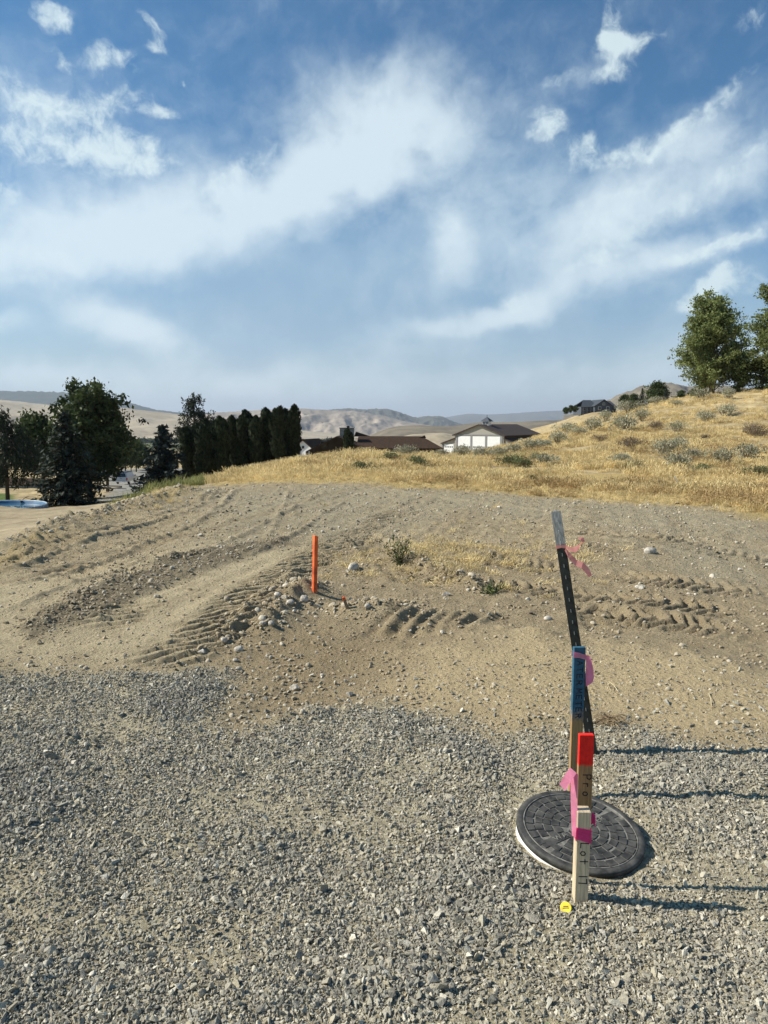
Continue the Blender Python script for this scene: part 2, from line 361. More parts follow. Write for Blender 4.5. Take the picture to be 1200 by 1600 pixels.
# ------------------------------------------------------------------ object helpers
def tag(o, label=None, cat=None, group=None, kind=None):
    for k, v in (('label', label), ('category', cat), ('group', group), ('kind', kind)):
        if v: o[k] = v
    return o
def link(name, me, parent=None, mats=None):
    o = bpy.data.objects.new(name, me); col.objects.link(o)
    if parent is not None: o.parent = parent
    if mats is not None and me is not None and not me.materials:
        for m in (mats if isinstance(mats, (list, tuple)) else [mats]): me.materials.append(m)
    return o
def empty(name, loc, rz=0.0, **kw):
    o = bpy.data.objects.new(name, None); col.objects.link(o); o.location = loc; o.rotation_euler = (0, 0, rz)
    o.empty_display_size = .1
    return tag(o, **kw)
def mesh_np(name, verts, quads=None, tris=None, smooth=True):
    me = bpy.data.meshes.new(name)
    verts = np.asarray(verts, np.float32); nq = 0 if quads is None else len(quads); nt = 0 if tris is None else len(tris)
    me.vertices.add(len(verts)); me.vertices.foreach_set('co', verts.ravel())
    loops = np.concatenate([np.asarray(a, np.int32).ravel() for a in (quads, tris) if a is not None and len(a)])
    me.loops.add(len(loops)); me.loops.foreach_set('vertex_index', loops)
    me.polygons.add(nq + nt)
    ls = np.concatenate([np.arange(nq) * 4, nq * 4 + np.arange(nt) * 3]).astype(np.int32)
    me.polygons.foreach_set('loop_start', ls)
    me.polygons.foreach_set('use_smooth', np.full(nq + nt, smooth, bool))
    me.update(calc_edges=True); me.validate()
    return me
def attr(me, name, vals, typ='FLOAT', dom='POINT'):
    a = me.attributes.new(name, typ, dom)
    a.data.foreach_set({'FLOAT': 'value', 'INT': 'value', 'FLOAT_VECTOR': 'vector'}[typ], np.asarray(vals).ravel())
def bm_mesh(bm, name='m', smooth=False):
    me = bpy.data.meshes.new(name); bmesh.ops.recalc_face_normals(bm, faces=bm.faces)
    for f in bm.faces: f.smooth = smooth
    bm.to_mesh(me); bm.free(); return me
def add_box(bm, lo, hi, bev=0.0, seg=1):
    vs = [bm.verts.new((x, y, z)) for x in (lo[0], hi[0]) for y in (lo[1], hi[1]) for z in (lo[2], hi[2])]
    fs = [(0, 1, 3, 2), (4, 6, 7, 5), (0, 4, 5, 1), (2, 3, 7, 6), (0, 2, 6, 4), (1, 5, 7, 3)]
    faces = [bm.faces.new([vs[i] for i in f]) for f in fs]
    if bev > 0:
        es = list({e for f in faces for e in f.edges})
        bmesh.ops.bevel(bm, geom=es, offset=bev, segments=seg, affect='EDGES', profile=.6)
    return vs
def box_mesh(lo, hi, bev=0.0, seg=1, smooth=False):
    bm = bmesh.new(); add_box(bm, lo, hi, bev, seg); return bm_mesh(bm, 'box', smooth)
def add_poly(bm, pts, depth):
    "closed outline (3D points, one plane) thickened by a vector"
    d = Vector(depth); a = [bm.verts.new(p) for p in pts]; b = [bm.verts.new(Vector(p) + d) for p in pts]
    bm.faces.new(a); bm.faces.new(b[::-1]); n = len(a)
    for i in range(n): bm.faces.new((a[i], a[(i + 1) % n], b[(i + 1) % n], b[i]))
def prism(pts, depth):
    bm = bmesh.new(); add_poly(bm, pts, depth); return bm_mesh(bm, 'prism')
def add_tube(bm, pts, radii, n=8, cap=True):
    rings = []
    for i, p in enumerate(pts):
        p = Vector(p); a = Vector(pts[max(i - 1, 0)]); b = Vector(pts[min(i + 1, len(pts) - 1)])
        t = (b - a).normalized(); s = t.cross(Vector((0.13, .2, 1)) if abs(t.z) < .9 else Vector((1, 0, 0))).normalized(); q = t.cross(s)
        rings.append([bm.verts.new(p + (s * math.cos(k * 2 * math.pi / n) + q * math.sin(k * 2 * math.pi / n)) * radii[i]) for k in range(n)])
    for r0, r1 in zip(rings, rings[1:]):
        for k in range(n): bm.faces.new((r0[k], r0[(k + 1) % n], r1[(k + 1) % n], r1[k]))
    if cap:
        bm.faces.new(rings[0][::-1]); bm.faces.new(rings[-1])
def add_strip(bm, pts, across, thick=.0008):
    "a ribbon: centre points and half-width vectors, with a little thickness"
    rows = []
    for i, (p, a) in enumerate(zip(pts, across)):
        p = Vector(p); a = Vector(a)
        t = (Vector(pts[min(i + 1, len(pts) - 1)]) - Vector(pts[max(i - 1, 0)])); n = t.cross(a).normalized() * thick
        rows.append([bm.verts.new(v) for v in (p - a + n, p + a + n, p + a - n, p - a - n)])
    for r0, r1 in zip(rows, rows[1:]):
        for k in range(4): bm.faces.new((r0[k], r0[(k + 1) % 4], r1[(k + 1) % 4], r1[k]))
    bm.faces.new(rows[0][::-1]); bm.faces.new(rows[-1])

# ------------------------------------------------------------------ materials
def new_mat(name, rough=.85, spec=.2):
    m = bpy.data.materials.new(name); m.use_nodes = True
    T = NT(m.node_tree); b = m.node_tree.nodes['Principled BSDF']
    b.inputs['Roughness'].default_value = rough; b.inputs['Specular IOR Level'].default_value = spec
    return m, T, b
def mat(name, c, rough=.8, spec=.25, var=.15, scale=8.0, bump=0.0, metal=0.0, stretch=None, c2=None, rnd=0.0, bdist=.01):
    m, T, b = new_mat(name, rough, spec)
    tc = T.new('ShaderNodeTexCoord').outputs['Object']
    if stretch:
        mp = T.new('ShaderNodeMapping'); T.l.new(tc, mp.inputs[0]); mp.inputs['Scale'].default_value = stretch; tc = mp.outputs[0]
    n = T.noise(tc, scale, 6, .6).outputs[0]
    lo = [v * (1 - var) for v in c]; hi = [min(v * (1 + var), 1) for v in (c2 or c)]
    cc = T.mix(T.ramp(n, .3, .7), (*lo, 1), (*hi, 1))
    if rnd:
        oi = T.new('ShaderNodeObjectInfo').outputs['Random']
        hs = T.new('ShaderNodeHueSaturation'); T.l.new(cc, hs.inputs['Color']); T.l.new(T.ramp(oi, 0, 1, 1 - rnd, 1 + rnd, 'LINEAR'), hs.inputs['Value']); cc = hs.outputs[0]
    T.l.new(cc, b.inputs['Base Color']); b.inputs['Metallic'].default_value = metal
    if bump:
        bp = T.new('ShaderNodeBump'); bp.inputs['Strength'].default_value = bump; bp.inputs['Distance'].default_value = bdist
        T.l.new(n, bp.inputs['Height']); T.l.new(bp.outputs[0], b.inputs['Normal'])
    return m
def foliage(name, dark, light, rough=.6, trans=.25, rnd=.12):
    "leaf material: tint varies from leaf clump to leaf clump (attribute tint)"
    m, T, b = new_mat(name, rough, .15)
    a = T.new('ShaderNodeAttribute'); a.attribute_name = 'tint'
    c = T.mix(a.outputs['Fac'], (*dark, 1), (*light, 1))
    oi = T.new('ShaderNodeObjectInfo').outputs['Random']
    hs = T.new('ShaderNodeHueSaturation'); T.l.new(c, hs.inputs['Color']); T.l.new(T.ramp(oi, 0, 1, 1 - rnd, 1 + rnd, 'LINEAR'), hs.inputs['Value'])
    T.l.new(hs.outputs[0], b.inputs['Base Color'])
    tr = T.new('ShaderNodeBsdfTranslucent'); T.l.new(hs.outputs[0], tr.inputs[0])
    mx = T.new('ShaderNodeMixShader'); mx.inputs[0].default_value = trans
    T.l.new(b.outputs[0], mx.inputs[1]); T.l.new(tr.outputs[0], mx.inputs[2])
    T.l.new(mx.outputs[0], T.n['Material Output'].inputs[0])
    return m

def ground_material():
    m, T, b = new_mat('bare_earth', .95, .1)
    pos = T.new('ShaderNodeNewGeometry').outputs['Position']
    def A(n):
        a = T.new('ShaderNodeAttribute'); a.attribute_name = n; return a.outputs['Fac']
    big = T.noise(pos, .7, 6, .6).outputs[0]; mid = T.noise(pos, 4.5, 7, .65).outputs[0]; fine = T.noise(pos, 38, 6, .7).outputs[0]
    grain = T.noise(pos, 160, 4, .7).outputs[0]
    vor = T.new('ShaderNodeTexVoronoi'); vor.inputs['Scale'].default_value = 85; T.l.new(pos, vor.inputs['Vector'])
    vor2 = T.new('ShaderNodeTexVoronoi'); vor2.inputs['Scale'].default_value = 26; T.l.new(pos, vor2.inputs['Vector'])
    c = T.mix(T.ramp(mid, .33, .68), (.285, .225, .145, 1), (.42, .345, .23, 1))
    c = T.mix(T.math('MULTIPLY', T.ramp(big, .42, .66), .55), c, (.31, .255, .175, 1))
    c = T.mix(T.math('MULTIPLY', A('light'), T.ramp(mid, .25, .6, .3, .9)), c, (.47, .39, .26, 1))
    c = T.mix(T.math('MULTIPLY', A('grey'), T.ramp(mid, .3, .65, .45, .95)), c, (.33, .285, .205, 1))
    c = T.mix(T.math('MULTIPLY', A('brown'), T.ramp(fine, .3, .6, .1, .6)), c, (.285, .22, .14, 1))
    c = T.mix(T.math('MULTIPLY', A('orange'), T.ramp(mid, .2, .6, .6, 1.0)), c, (.49, .385, .235, 1))
    c = T.mix(T.math('MULTIPLY', A('trench'), T.ramp(mid, .3, .62, .25, .85)), c, (.28, .21, .125, 1))
    c = T.mix(T.math('MULTIPLY', A('strip'), .85), c, (.165, .135, .095, 1))
    gr = T.mix(T.ramp(fine, .35, .65), (.345, .30, .215, 1), (.54, .475, .345, 1))
    c = T.mix(A('gravel'), c, gr)
    c = T.mix(T.math('MULTIPLY', A('litter'), T.ramp(fine, .3, .6, .4, .95)), c, (.44, .32, .13, 1))
    # grains and little stones of the soil itself
    sp = T.ramp(vor.outputs['Distance'], .1, .35, 1, 0)
    c = T.mix(T.math('MULTIPLY', sp, T.ramp(T.noise(pos, 21, 3, .6).outputs[0], .5, .66, 0, .7)), c, T.mix(.5, vor.outputs['Color'], (.3, .27, .22, 1), 'MULTIPLY'))
    c = T.mix(T.ramp(grain, .3, .7, 0, .35), c, T.mix(1.0, c, (.55, .53, .5, 1), 'MULTIPLY'))
    c = T.mix(1.0, c, (1.18, 1.17, 1.09, 1), 'MULTIPLY')
    T.l.new(c, b.inputs['Base Color'])
    h = T.math('ADD', T.math('MULTIPLY', fine, .6), T.math('ADD', T.math('MULTIPLY', grain, .3), T.math('MULTIPLY', T.ramp(vor2.outputs['Distance'], 0, .5, 1, 0), .25)))
    bp = T.new('ShaderNodeBump'); bp.inputs['Strength'].default_value = 1.0; bp.inputs['Distance'].default_value = .045
    T.l.new(h, bp.inputs['Height']); T.l.new(bp.outputs[0], b.inputs['Normal'])
    return m
M_GROUND = ground_material()

def hillside_material():
    m, T, b = new_mat('dry_hillside', .95, .1)
    pos = T.new('ShaderNodeNewGeometry').outputs['Position']
    a = T.new('ShaderNodeAttribute'); a.attribute_name = 'road'
    bare = T.new('ShaderNodeAttribute'); bare.attribute_name = 'bare'
    lawn = T.new('ShaderNodeAttribute'); lawn.attribute_name = 'lawn'
    val = T.new('ShaderNodeAttribute'); val.attribute_name = 'valley'
    big = T.noise(pos, .13, 6, .6).outputs[0]; mid = T.noise(pos, .9, 7, .65).outputs[0]; fine = T.noise(pos, 7, 6, .7).outputs[0]
    c = T.mix(T.ramp(mid, .35, .65), (.33, .245, .125, 1), (.60, .475, .26, 1))
    c = T.mix(T.ramp(big, .45, .62, 0, .5), c, (.27, .215, .13, 1))
    c = T.mix(T.ramp(fine, .3, .7, 0, .4), c, (.27, .19, .09, 1))
    c = T.mix(bare.outputs['Fac'], c, T.mix(T.ramp(mid, .3, .7), (.27, .21, .13, 1), (.43, .35, .22, 1)))
    c = T.mix(lawn.outputs['Fac'], c, (.10, .14, .035, 1))
    c = T.mix(a.outputs['Fac'], c, T.mix(T.ramp(fine, .3, .7), (.21, .20, .175, 1), (.30, .28, .24, 1)))
    vc = T.mix(T.ramp(T.noise(pos, .012, 6, .7).outputs[0], .42, .6), (.05, .075, .035, 1), (.22, .19, .12, 1))
    c = T.mix(val.outputs['Fac'], c, vc)
    T.l.new(c, b.inputs['Base Color'])
    bp = T.new('ShaderNodeBump'); bp.inputs['Strength'].default_value = .7; bp.inputs['Distance'].default_value = .08
    T.l.new(fine, bp.inputs['Height']); T.l.new(bp.outputs[0], b.inputs['Normal'])
    return m

# ------------------------------------------------------------------ the ground
def fan(ys, ur, nu, apex=1.0):
    u = np.linspace(-ur, ur, nu)
    Yg, Ug = np.meshgrid(ys, u, indexing='ij')
    return Ug * (Yg + apex), Yg
def grid_quads(nr, nc):
    i = np.arange((nr - 1) * nc).reshape(nr - 1, nc)[:, :-1].ravel()
    return np.stack([i, i + 1, i + nc + 1, i + nc], 1)
ys = np.exp(np.arange(math.log(1.5), math.log(23.5), .0029)) - 1.0
X, Yg = fan(ys, .74, 680, 3.4)
Zn = zones(X, Yg)
zz = base_z(X, Yg) + detail_z(X, Yg, Zn) * sstep(24, 18, Yg) + hill_bump(X, Yg)
me = mesh_np('ground', np.stack([X, Yg, zz], -1).reshape(-1, 3), grid_quads(*X.shape))
# edge of the dry grass: where the pad ends
PAD = np.vstack([[(-4.6, -6), (-4.6, 8.2)], gpoly([(120, 817), (220, 790), (285, 768), (300, 759), (420, 757), (560, 757), (700, 763), (850, 773), (1000, 785), (1110, 792), (1200, 812)]), [(8.5, 10.4), (16, 9), (16, -6)]])
def pad_in(x, y): return sdist(PAD, x + .5 * fbm(x * .5, y * .5, 3, 61), y + 1.2 * fbm(x * .45, y * .45, 3, 62))
litter = sstep(.7, -.5, pad_in(X, Yg)) * (X > -4.6)
for k, v in dict(gravel=Zn['gravel'], light=np.maximum(Zn['light'], Zn['left'] * .8), grey=np.maximum(Zn['grey_far'], Zn['grey_right']), brown=np.clip(Zn['brown'] + sstep(4.5, 7, Yg) * np.clip(fbm((X - .28 * Yg) * 2.6, Yg * .2, 4, 38) * 1.8, 0, .9), 0, 1), orange=Zn['mound'], trench=Zn['trench'], strip=Zn['darkstrip'], litter=litter).items():
    attr(me, k, v.ravel())
tag(link('ground', me, None, M_GROUND), kind='structure')

ROAD = np.array([P3(150, 778, 66)[:2], P3(245, 772, 72)[:2], P3(240, 752, 118)[:2], P3(300, 745, 135)[:2], P3(330, 738, 150)[:2], P3(330, 728, 185)[:2], P3(160, 732, 185)[:2], P3(160, 745, 125)[:2], P3(170, 765, 88)[:2]])
LAWN = np.array([P3(-60, 785, 62)[:2], P3(22, 784, 62)[:2], P3(22, 772, 84)[:2], P3(-60, 772, 84)[:2]])
ys = np.concatenate([np.exp(np.arange(math.log(23.5), math.log(600), .009)), np.exp(np.arange(math.log(601), math.log(42000), .04))])
X, Yg = fan(ys - 1.0, .95, 420)
zz = base_z(X, Yg) + hill_bump(X, Yg) + detail_z(X, Yg, zones(X, Yg)) * sstep(24, 18, Yg) - .03 * sstep(24.5, 22.4, Yg)
me = mesh_np('hillside', np.stack([X, Yg, zz], -1).reshape(-1, 3), grid_quads(*X.shape))
attr(me, 'road', sstep(-1.5, 1.5, sdist(ROAD, X, Yg)).ravel())
attr(me, 'lawn', sstep(-.6, .6, sdist(LAWN, X, Yg)).ravel())
bare = sstep(-4.0, -5.5, X) * sstep(70, 52, Yg + 4 * fbm(X * .1, Yg * .1, 2, 71)) * sstep(-.30, -.40, (X + 1) / (Yg + 1) + .03 * fbm(X * .3, Yg * .3, 2, 72))
attr(me, 'bare', bare.ravel()); attr(me, 'valley', sstep(420, 700, Yg).ravel())
tag(link('hillside', me, None, hillside_material()), kind='structure')
# the lot goes on behind the camera
bx = np.array([(-60, -60), (60, -60), (60, .52), (-60, .52)]); 
me = mesh_np('gravel_lane', [(-60, -60, -.06), (60, -60, -.06), (60, 3.2, -.06), (-60, 3.2, -.06)], [(0, 1, 2, 3)])
for k in ('light', 'grey', 'brown', 'orange', 'trench', 'strip', 'litter'): attr(me, k, np.zeros(4))
attr(me, 'gravel', np.ones(4))
tag(link('gravel_lane', me, None, M_GROUND), kind='structure')

# ------------------------------------------------------------------ far hills
def hill_mat(name, a, b_, dark, sc1, dots=.5):
    m, T, b = new_mat(name, .95, .05)
    pos = T.new('ShaderNodeNewGeometry').outputs['Position']
    n1 = T.noise(pos, sc1, 7, .62).outputs[0]; n2 = T.noise(pos, sc1 * 9, 6, .7).outputs[0]
    c = T.mix(T.ramp(n1, .35, .65), (*a, 1), (*b_, 1))
    c = T.mix(T.math('MULTIPLY', T.ramp(n2, .5, .64), dots), c, (*dark, 1))
    T.l.new(c, b.inputs['Base Color'])
    return m
def hill(name, sil, Y, Yfoot, zfoot, material, ero=.16, seed=0, nx=220, nr=46, cn=.004, steps=0.0):
    px = np.array([p[0] for p in sil], float); py = np.array([p[1] for p in sil], float)
    cxs = np.linspace(px[0], px[-1], nx); cys = np.interp(cxs, px, py)
    k = np.ones(9) / 9; cys = np.convolve(np.pad(cys, 4, 'edge'), k, 'valid')
    d = np.array([pdir(a, b) for a, b in zip(cxs, cys)])
    zc = H + d[:, 2] / d[:, 1] * Y; u = d[:, 0] / d[:, 1]
    t = np.concatenate([np.linspace(0, 1, nr), [1.06, 1.2, 1.5]])
    Tg, Ug = np.meshgrid(t, u, indexing='ij')
    Yr = Yfoot + (Y - Yfoot) * Tg; Xr = Ug * Yr
    S = np.where(Tg <= 1, sstep(0, 1, Tg) * .45 + .55 * Tg, 1 - (Tg - 1)**1.2 * .9)
    hh = zc[None, :] - zfoot
    sc_ = (Y - Yfoot) * .35
    rid = 1 - np.abs(fbm(Xr / sc_ * 1.6, Yr / sc_ * .7, 5, 80 + seed)) * 2.2
    env = np.sin(np.clip(Tg, 0, 1) * math.pi)**.8
    zr = zfoot + hh * S + hh * ero * (rid - .6) * env + hh * cn * fbm(Xr / sc_ * 14, Yr / sc_ * 14, 3, 90 + seed) * 4
    if steps: zr = zr + hh * steps * env * np.sin(S * 38 + 2 * fbm(Xr / sc_ * 2, Yr / sc_ * 2, 2, 95))
    me = mesh_np(name, np.stack([Xr, Yr, zr], -1).reshape(-1, 3), grid_quads(*Xr.shape))
    return tag(link(name, me, None, material), kind='structure')
M_TAN = hill_mat('dry_hill', (.34, .275, .185), (.46, .385, .27), (.20, .175, .13), .0035, .6)
M_MAUVE = hill_mat('rocky_hill', (.27, .225, .18), (.37, .31, .24), (.13, .125, .11), .003, .7)
M_FOREST = hill_mat('wooded_hill', (.035, .05, .04), (.06, .07, .05), (.02, .03, .025), .004, .5)
M_BLUE = hill_mat('far_hill', (.09, .095, .085), (.13, .125, .10), (.05, .06, .055), .001, .5)
M_SAGE = hill_mat('sage_plateau', (.16, .135, .10), (.24, .20, .14), (.11, .10, .08), .01, .6)
hill('mountain', [(-250, 606), (0, 611), (60, 612), (105, 613), (150, 622), (200, 628), (240, 640), (285, 645), (330, 655), (420, 668)], 9000, 6800, -105, M_FOREST, .08, 1, cn=.01)
hill('mountain', [(-300, 618), (0, 624), (60, 631), (120, 636), (190, 637), (240, 643), (300, 650), (380, 660), (470, 672), (560, 682)], 4200, 2300, -95, M_TAN, .10, 2, steps=.012)
hill('mountain', [(250, 655), (330, 645), (400, 641), (468, 638), (520, 641), (560, 643), (600, 650), (640, 660), (720, 672), (800, 676)], 5600, 4300, -105, M_MAUVE, .22, 3, cn=.008)
hill('mountain', [(440, 650), (500, 641), (545, 638), (570, 640), (590, 638.5), (608, 639), (630, 646), (650, 653), (664, 650), (690, 650), (706, 658), (740, 668)], 7600, 6200, -105, M_BLUE, .22, 4, cn=.012)
hill('mountain', [(560, 668), (640, 655), (700, 652), (730, 645.5), (760, 648), (800, 646), (840, 643), (885, 641), (960, 640), (1100, 645), (1300, 650)], 17000, 12500, -105, M_BLUE, .15, 5, cn=.008)
hill('hill', [(555, 690), (581, 679), (600, 671), (618, 666), (650, 664), (690, 666), (705, 666), (745, 660), (800, 659.5), (850, 657), (950, 655), (1100, 660)], 1500, 760, -42, M_SAGE, .10, 6, steps=.0)
hill('hill', [(540, 700), (600, 690), (640, 679), (690, 676), (720, 681), (800, 690), (900, 700)], 700, 430, -30, M_TAN, .10, 7)
hill('mountain', [(880, 650), (930, 638), (960, 620), (985, 609), (1010, 603), (1035, 598), (1055, 600), (1085, 606), (1120, 603), (1150, 604), (1200, 612), (1300, 625), (1400, 640)], 2600, 1500, -30, M_SAGE, .25, 8, cn=.014)

# the dusty air between here and the hills
def haze():
    bm = bmesh.new(); add_box(bm, (-45000, -120, -125), (45000, 44000, 900)); me = bm_mesh(bm)
    m = bpy.data.materials.new('haze'); m.use_nodes = True; m.node_tree.nodes.clear()
    T = NT(m.node_tree); o = T.new('ShaderNodeOutputMaterial'); v = T.new('ShaderNodeVolumePrincipled')
    v.inputs['Color'].default_value = (.80, .88, 1.0, 1); v.inputs['Density'].default_value = 5.2e-5; v.inputs['Anisotropy'].default_value = .15
    T.l.new(v.outputs[0], o.inputs['Volume'])
    m.cycles.homogeneous_volume = True
    tag(link('haze', me, None, m), label='thin blue haze over the valley and far hills', cat='haze', kind='stuff')
haze()

# ------------------------------------------------------------------ scatter of uncountable things (geometry nodes)
def source_collection(name, meshes):
    c = bpy.data.collections.new(name)
    for i, m in enumerate(meshes):
        c.objects.link(bpy.data.objects.new('%s_%02d' % (name, i), m))
    return c
def scatter(name, pts, rot, scl, idx, coll, label, cat):
    me = bpy.data.meshes.new(name); n = len(pts)
    me.vertices.add(n); me.vertices.foreach_set('co', np.asarray(pts, np.float32).ravel())
    attr(me, 'rot', np.asarray(rot, np.float32), 'FLOAT_VECTOR'); attr(me, 'scl', np.asarray(scl, np.float32), 'FLOAT_VECTOR')
    attr(me, 'pick', np.asarray(idx, np.int32), 'INT'); me.update()
    o = link(name, me); tag(o, label, cat, None, 'stuff')
    g = bpy.data.node_groups.new(name, 'GeometryNodeTree')
    g.interface.new_socket('Geometry', in_out='INPUT', socket_type='NodeSocketGeometry')
    g.interface.new_socket('Geometry', in_out='OUTPUT', socket_type='NodeSocketGeometry')
    N, L = g.nodes, g.links
    gi = N.new('NodeGroupInput'); go = N.new('NodeGroupOutput'); ip = N.new('GeometryNodeInstanceOnPoints')
    ci = N.new('GeometryNodeCollectionInfo'); ci.inputs['Collection'].default_value = coll
    ci.inputs['Separate Children'].default_value = True; ci.inputs['Reset Children'].default_value = True
    def named(nm, t):
        a = N.new('GeometryNodeInputNamedAttribute'); a.data_type = t; a.inputs['Name'].default_value = nm; return a.outputs['Attribute']
    er = N.new('FunctionNodeEulerToRotation')
    L.new(named('rot', 'FLOAT_VECTOR'), er.inputs[0]); L.new(er.outputs[0], ip.inputs['Rotation'])
    L.new(named('scl', 'FLOAT_VECTOR'), ip.inputs['Scale']); L.new(named('pick', 'INT'), ip.inputs['Instance Index'])
    ip.inputs['Pick Instance'].default_value = True
    L.new(gi.outputs[0], ip.inputs['Points']); L.new(ci.outputs[0], ip.inputs['Instance']); L.new(ip.outputs[0], go.inputs[0])
    md = o.modifiers.new('scatter', 'NODES'); md.node_group = g
    return o

# --- stones
def stone_mesh(seed, npts=11, flat=.62, rounded=False, subd=0):
    r = random.Random(seed); bm = bmesh.new()
    if rounded:
        bmesh.ops.create_icosphere(bm, subdivisions=2, radius=1)
        ph = [r.uniform(0, 6) for _ in range(6)]
        for v in bm.verts:
            c = v.co
            k = 1 + .13 * math.sin(2.1 * c.x + ph[0]) + .12 * math.sin(2.6 * c.y + ph[1]) + .10 * math.sin(3.1 * c.z + ph[2]) + .05 * math.sin(6 * c.x + 5 * c.y + ph[3])
            v.co = Vector((c.x * k, c.y * k * .82, c.z * k * flat))
    else:
        for i in range(npts):
            v = Vector((r.gauss(0, 1), r.gauss(0, 1), r.gauss(0, 1))).normalized()
            bm.verts.new((v.x, v.y * r.uniform(.6, .9), v.z * flat * r.uniform(.8, 1.1)))
        res = bmesh.ops.convex_hull(bm, input=bm.verts)
        bmesh.ops.delete(bm, geom=[e for e in res['geom_interior'] if isinstance(e, bmesh.types.BMVert)], context='VERTS')
    return bm_mesh(bm, 'stone', rounded)
def stone_material(name, cols, dust):
    m, T, b = new_mat(name, .85, .25)
    oi = T.new('ShaderNodeObjectInfo').outputs['Random']
    cr = T.new('ShaderNodeValToRGB'); T.l.new(oi, cr.inputs[0]); cr.color_ramp.interpolation = 'LINEAR'
    el = cr.color_ramp.elements
    for i, c in enumerate(cols):
        e = el[i] if i < 2 else el.new(1.0)
        e.position = i / (len(cols) - 1); e.color = (*c, 1)
    tc = T.new('ShaderNodeTexCoord').outputs['Object']
    n = T.noise(tc, 2.6, 5, .65).outputs[0]
    c = T.mix(T.ramp(n, .35, .7, 0, .55), cr.outputs[0], (*dust, 1))
    T.l.new(c, b.inputs['Base Color'])
    bp = T.new('ShaderNodeBump'); bp.inputs['Strength'].default_value = .35; bp.inputs['Distance'].default_value = .1
    T.l.new(n, bp.inputs['Height']); T.l.new(bp.outputs[0], b.inputs['Normal'])
    return m
M_GRAVEL = stone_material('crushed_stone', [(.16, .145, .11), (.46, .415, .315), (.30, .273, .212), (.55, .50, .38), (.22, .205, .17), (.49, .42, .285), (.38, .345, .265), (.80, .735, .59)], (.51, .445, .315))
M_GRAVEL2 = stone_material('clean_crushed_stone', [(.11, .104, .086), (.31, .29, .235), (.20, .19, .158), (.46, .43, .345), (.155, .148, .126), (.36, .32, .24), (.25, .236, .195), (.74, .68, .55)], (.36, .32, .235))
M_PEBBLE = stone_material('field_stone', [(.40, .345, .25), (.54, .47, .36), (.30, .25, .175), (.58, .52, .41), (.42, .35, .24), (.66, .61, .5)], (.47, .385, .25))
M_CLOD = stone_material('soil_clod', [(.32, .25, .155), (.44, .355, .23), (.25, .195, .125), (.48, .39, .25)], (.40, .32, .2))
def with_mat(ms, m):
    for x in ms: x.materials.append(m)
    return ms
C_GRAVEL = source_collection('gravel_stones', with_mat([stone_mesh(100 + i, random.choice((8, 9, 11, 13)), .6) for i in range(8)], M_GRAVEL) + with_mat([stone_mesh(150 + i, random.choice((8, 9, 11)), .6) for i in range(6)], M_GRAVEL2))
C_PEBBLE = source_collection('pebble_stones', with_mat([stone_mesh(200 + i, 14, .65, i % 2 == 0) for i in range(8)], M_PEBBLE))
C_CLOD = source_collection('clods', with_mat([stone_mesh(300 + i, 15, .7) for i in range(6)], M_CLOD))

def fan_points(n, y0, y1, ur=.60, apex=.6, side=2.3):
    y = np.exp(RNG.uniform(math.log(y0 + apex), math.log(y1 + apex), n)) - apex
    return RNG.uniform(-ur, ur, n) * (y + apex + side), y
def stone_rot(n, tilt=.5):
    return np.stack([RNG.normal(0, tilt, n), RNG.normal(0, tilt, n), RNG.uniform(0, 6.28, n)], 1)

# gravel: sizes from grit to fist-sized pieces; thinner where fines cover it
LIDC = Vector((.75, 2.545))
def gravel_points():
    outp, outs, outd = [], [], []
    for n, y0, y1, s0, s1, base in ((470000, .9, 5.2, .003, .006, .85), (300000, .9, 5.2, .0055, .0095, .55), (82000, .9, 5.2, .009, .015, .26), (7500, .9, 5.2, .014, .022, .09)):
        a = y1 - y0
        x, y = fan_points(n, y0, y1)
        Z = zones(x, y)
        patch = sstep(-.25, .35, fbm(x * 1.6, y * 1.6, 4, 101) + .15)
        stray = .05 * sstep(5.2, 3.6, y)
        p = (Z['gravel'] * (base * (.34 + .82 * patch)) + Z['gravel'] * Z['dense'] * .6) + stray * (1 - Z['gravel'])
        k = RNG.uniform(0, 1, n) < p
        k &= ~((x - LIDC.x)**2 + (y - LIDC.y)**2 < .258**2)
        x, y = x[k], y[k]
        s = RNG.uniform(s0, s1, len(x)) * (1 + .04 * y)
        outp.append(np.stack([x, y, ground_z(x, y) + s * RNG.uniform(.0, .45, len(x))], 1)); outs.append(s)
        outd.append((Z['dense'] * .5 + .22 + .3 * patch**2)[k])
    return np.concatenate(outp), np.concatenate(outs), np.concatenate(outd)
gpnt, gs, gd = gravel_points()
gpick = np.where(RNG.uniform(0, 1, len(gs)) < gd, RNG.integers(8, 14, len(gs)), RNG.integers(0, 8, len(gs)))
scatter('gravel', gpnt, stone_rot(len(gpnt), .75), gs[:, None] * RNG.uniform(.7, 1.4, (len(gs), 3)), gpick, C_GRAVEL, 'grey crushed stone gravel spread over the near ground', 'gravel')

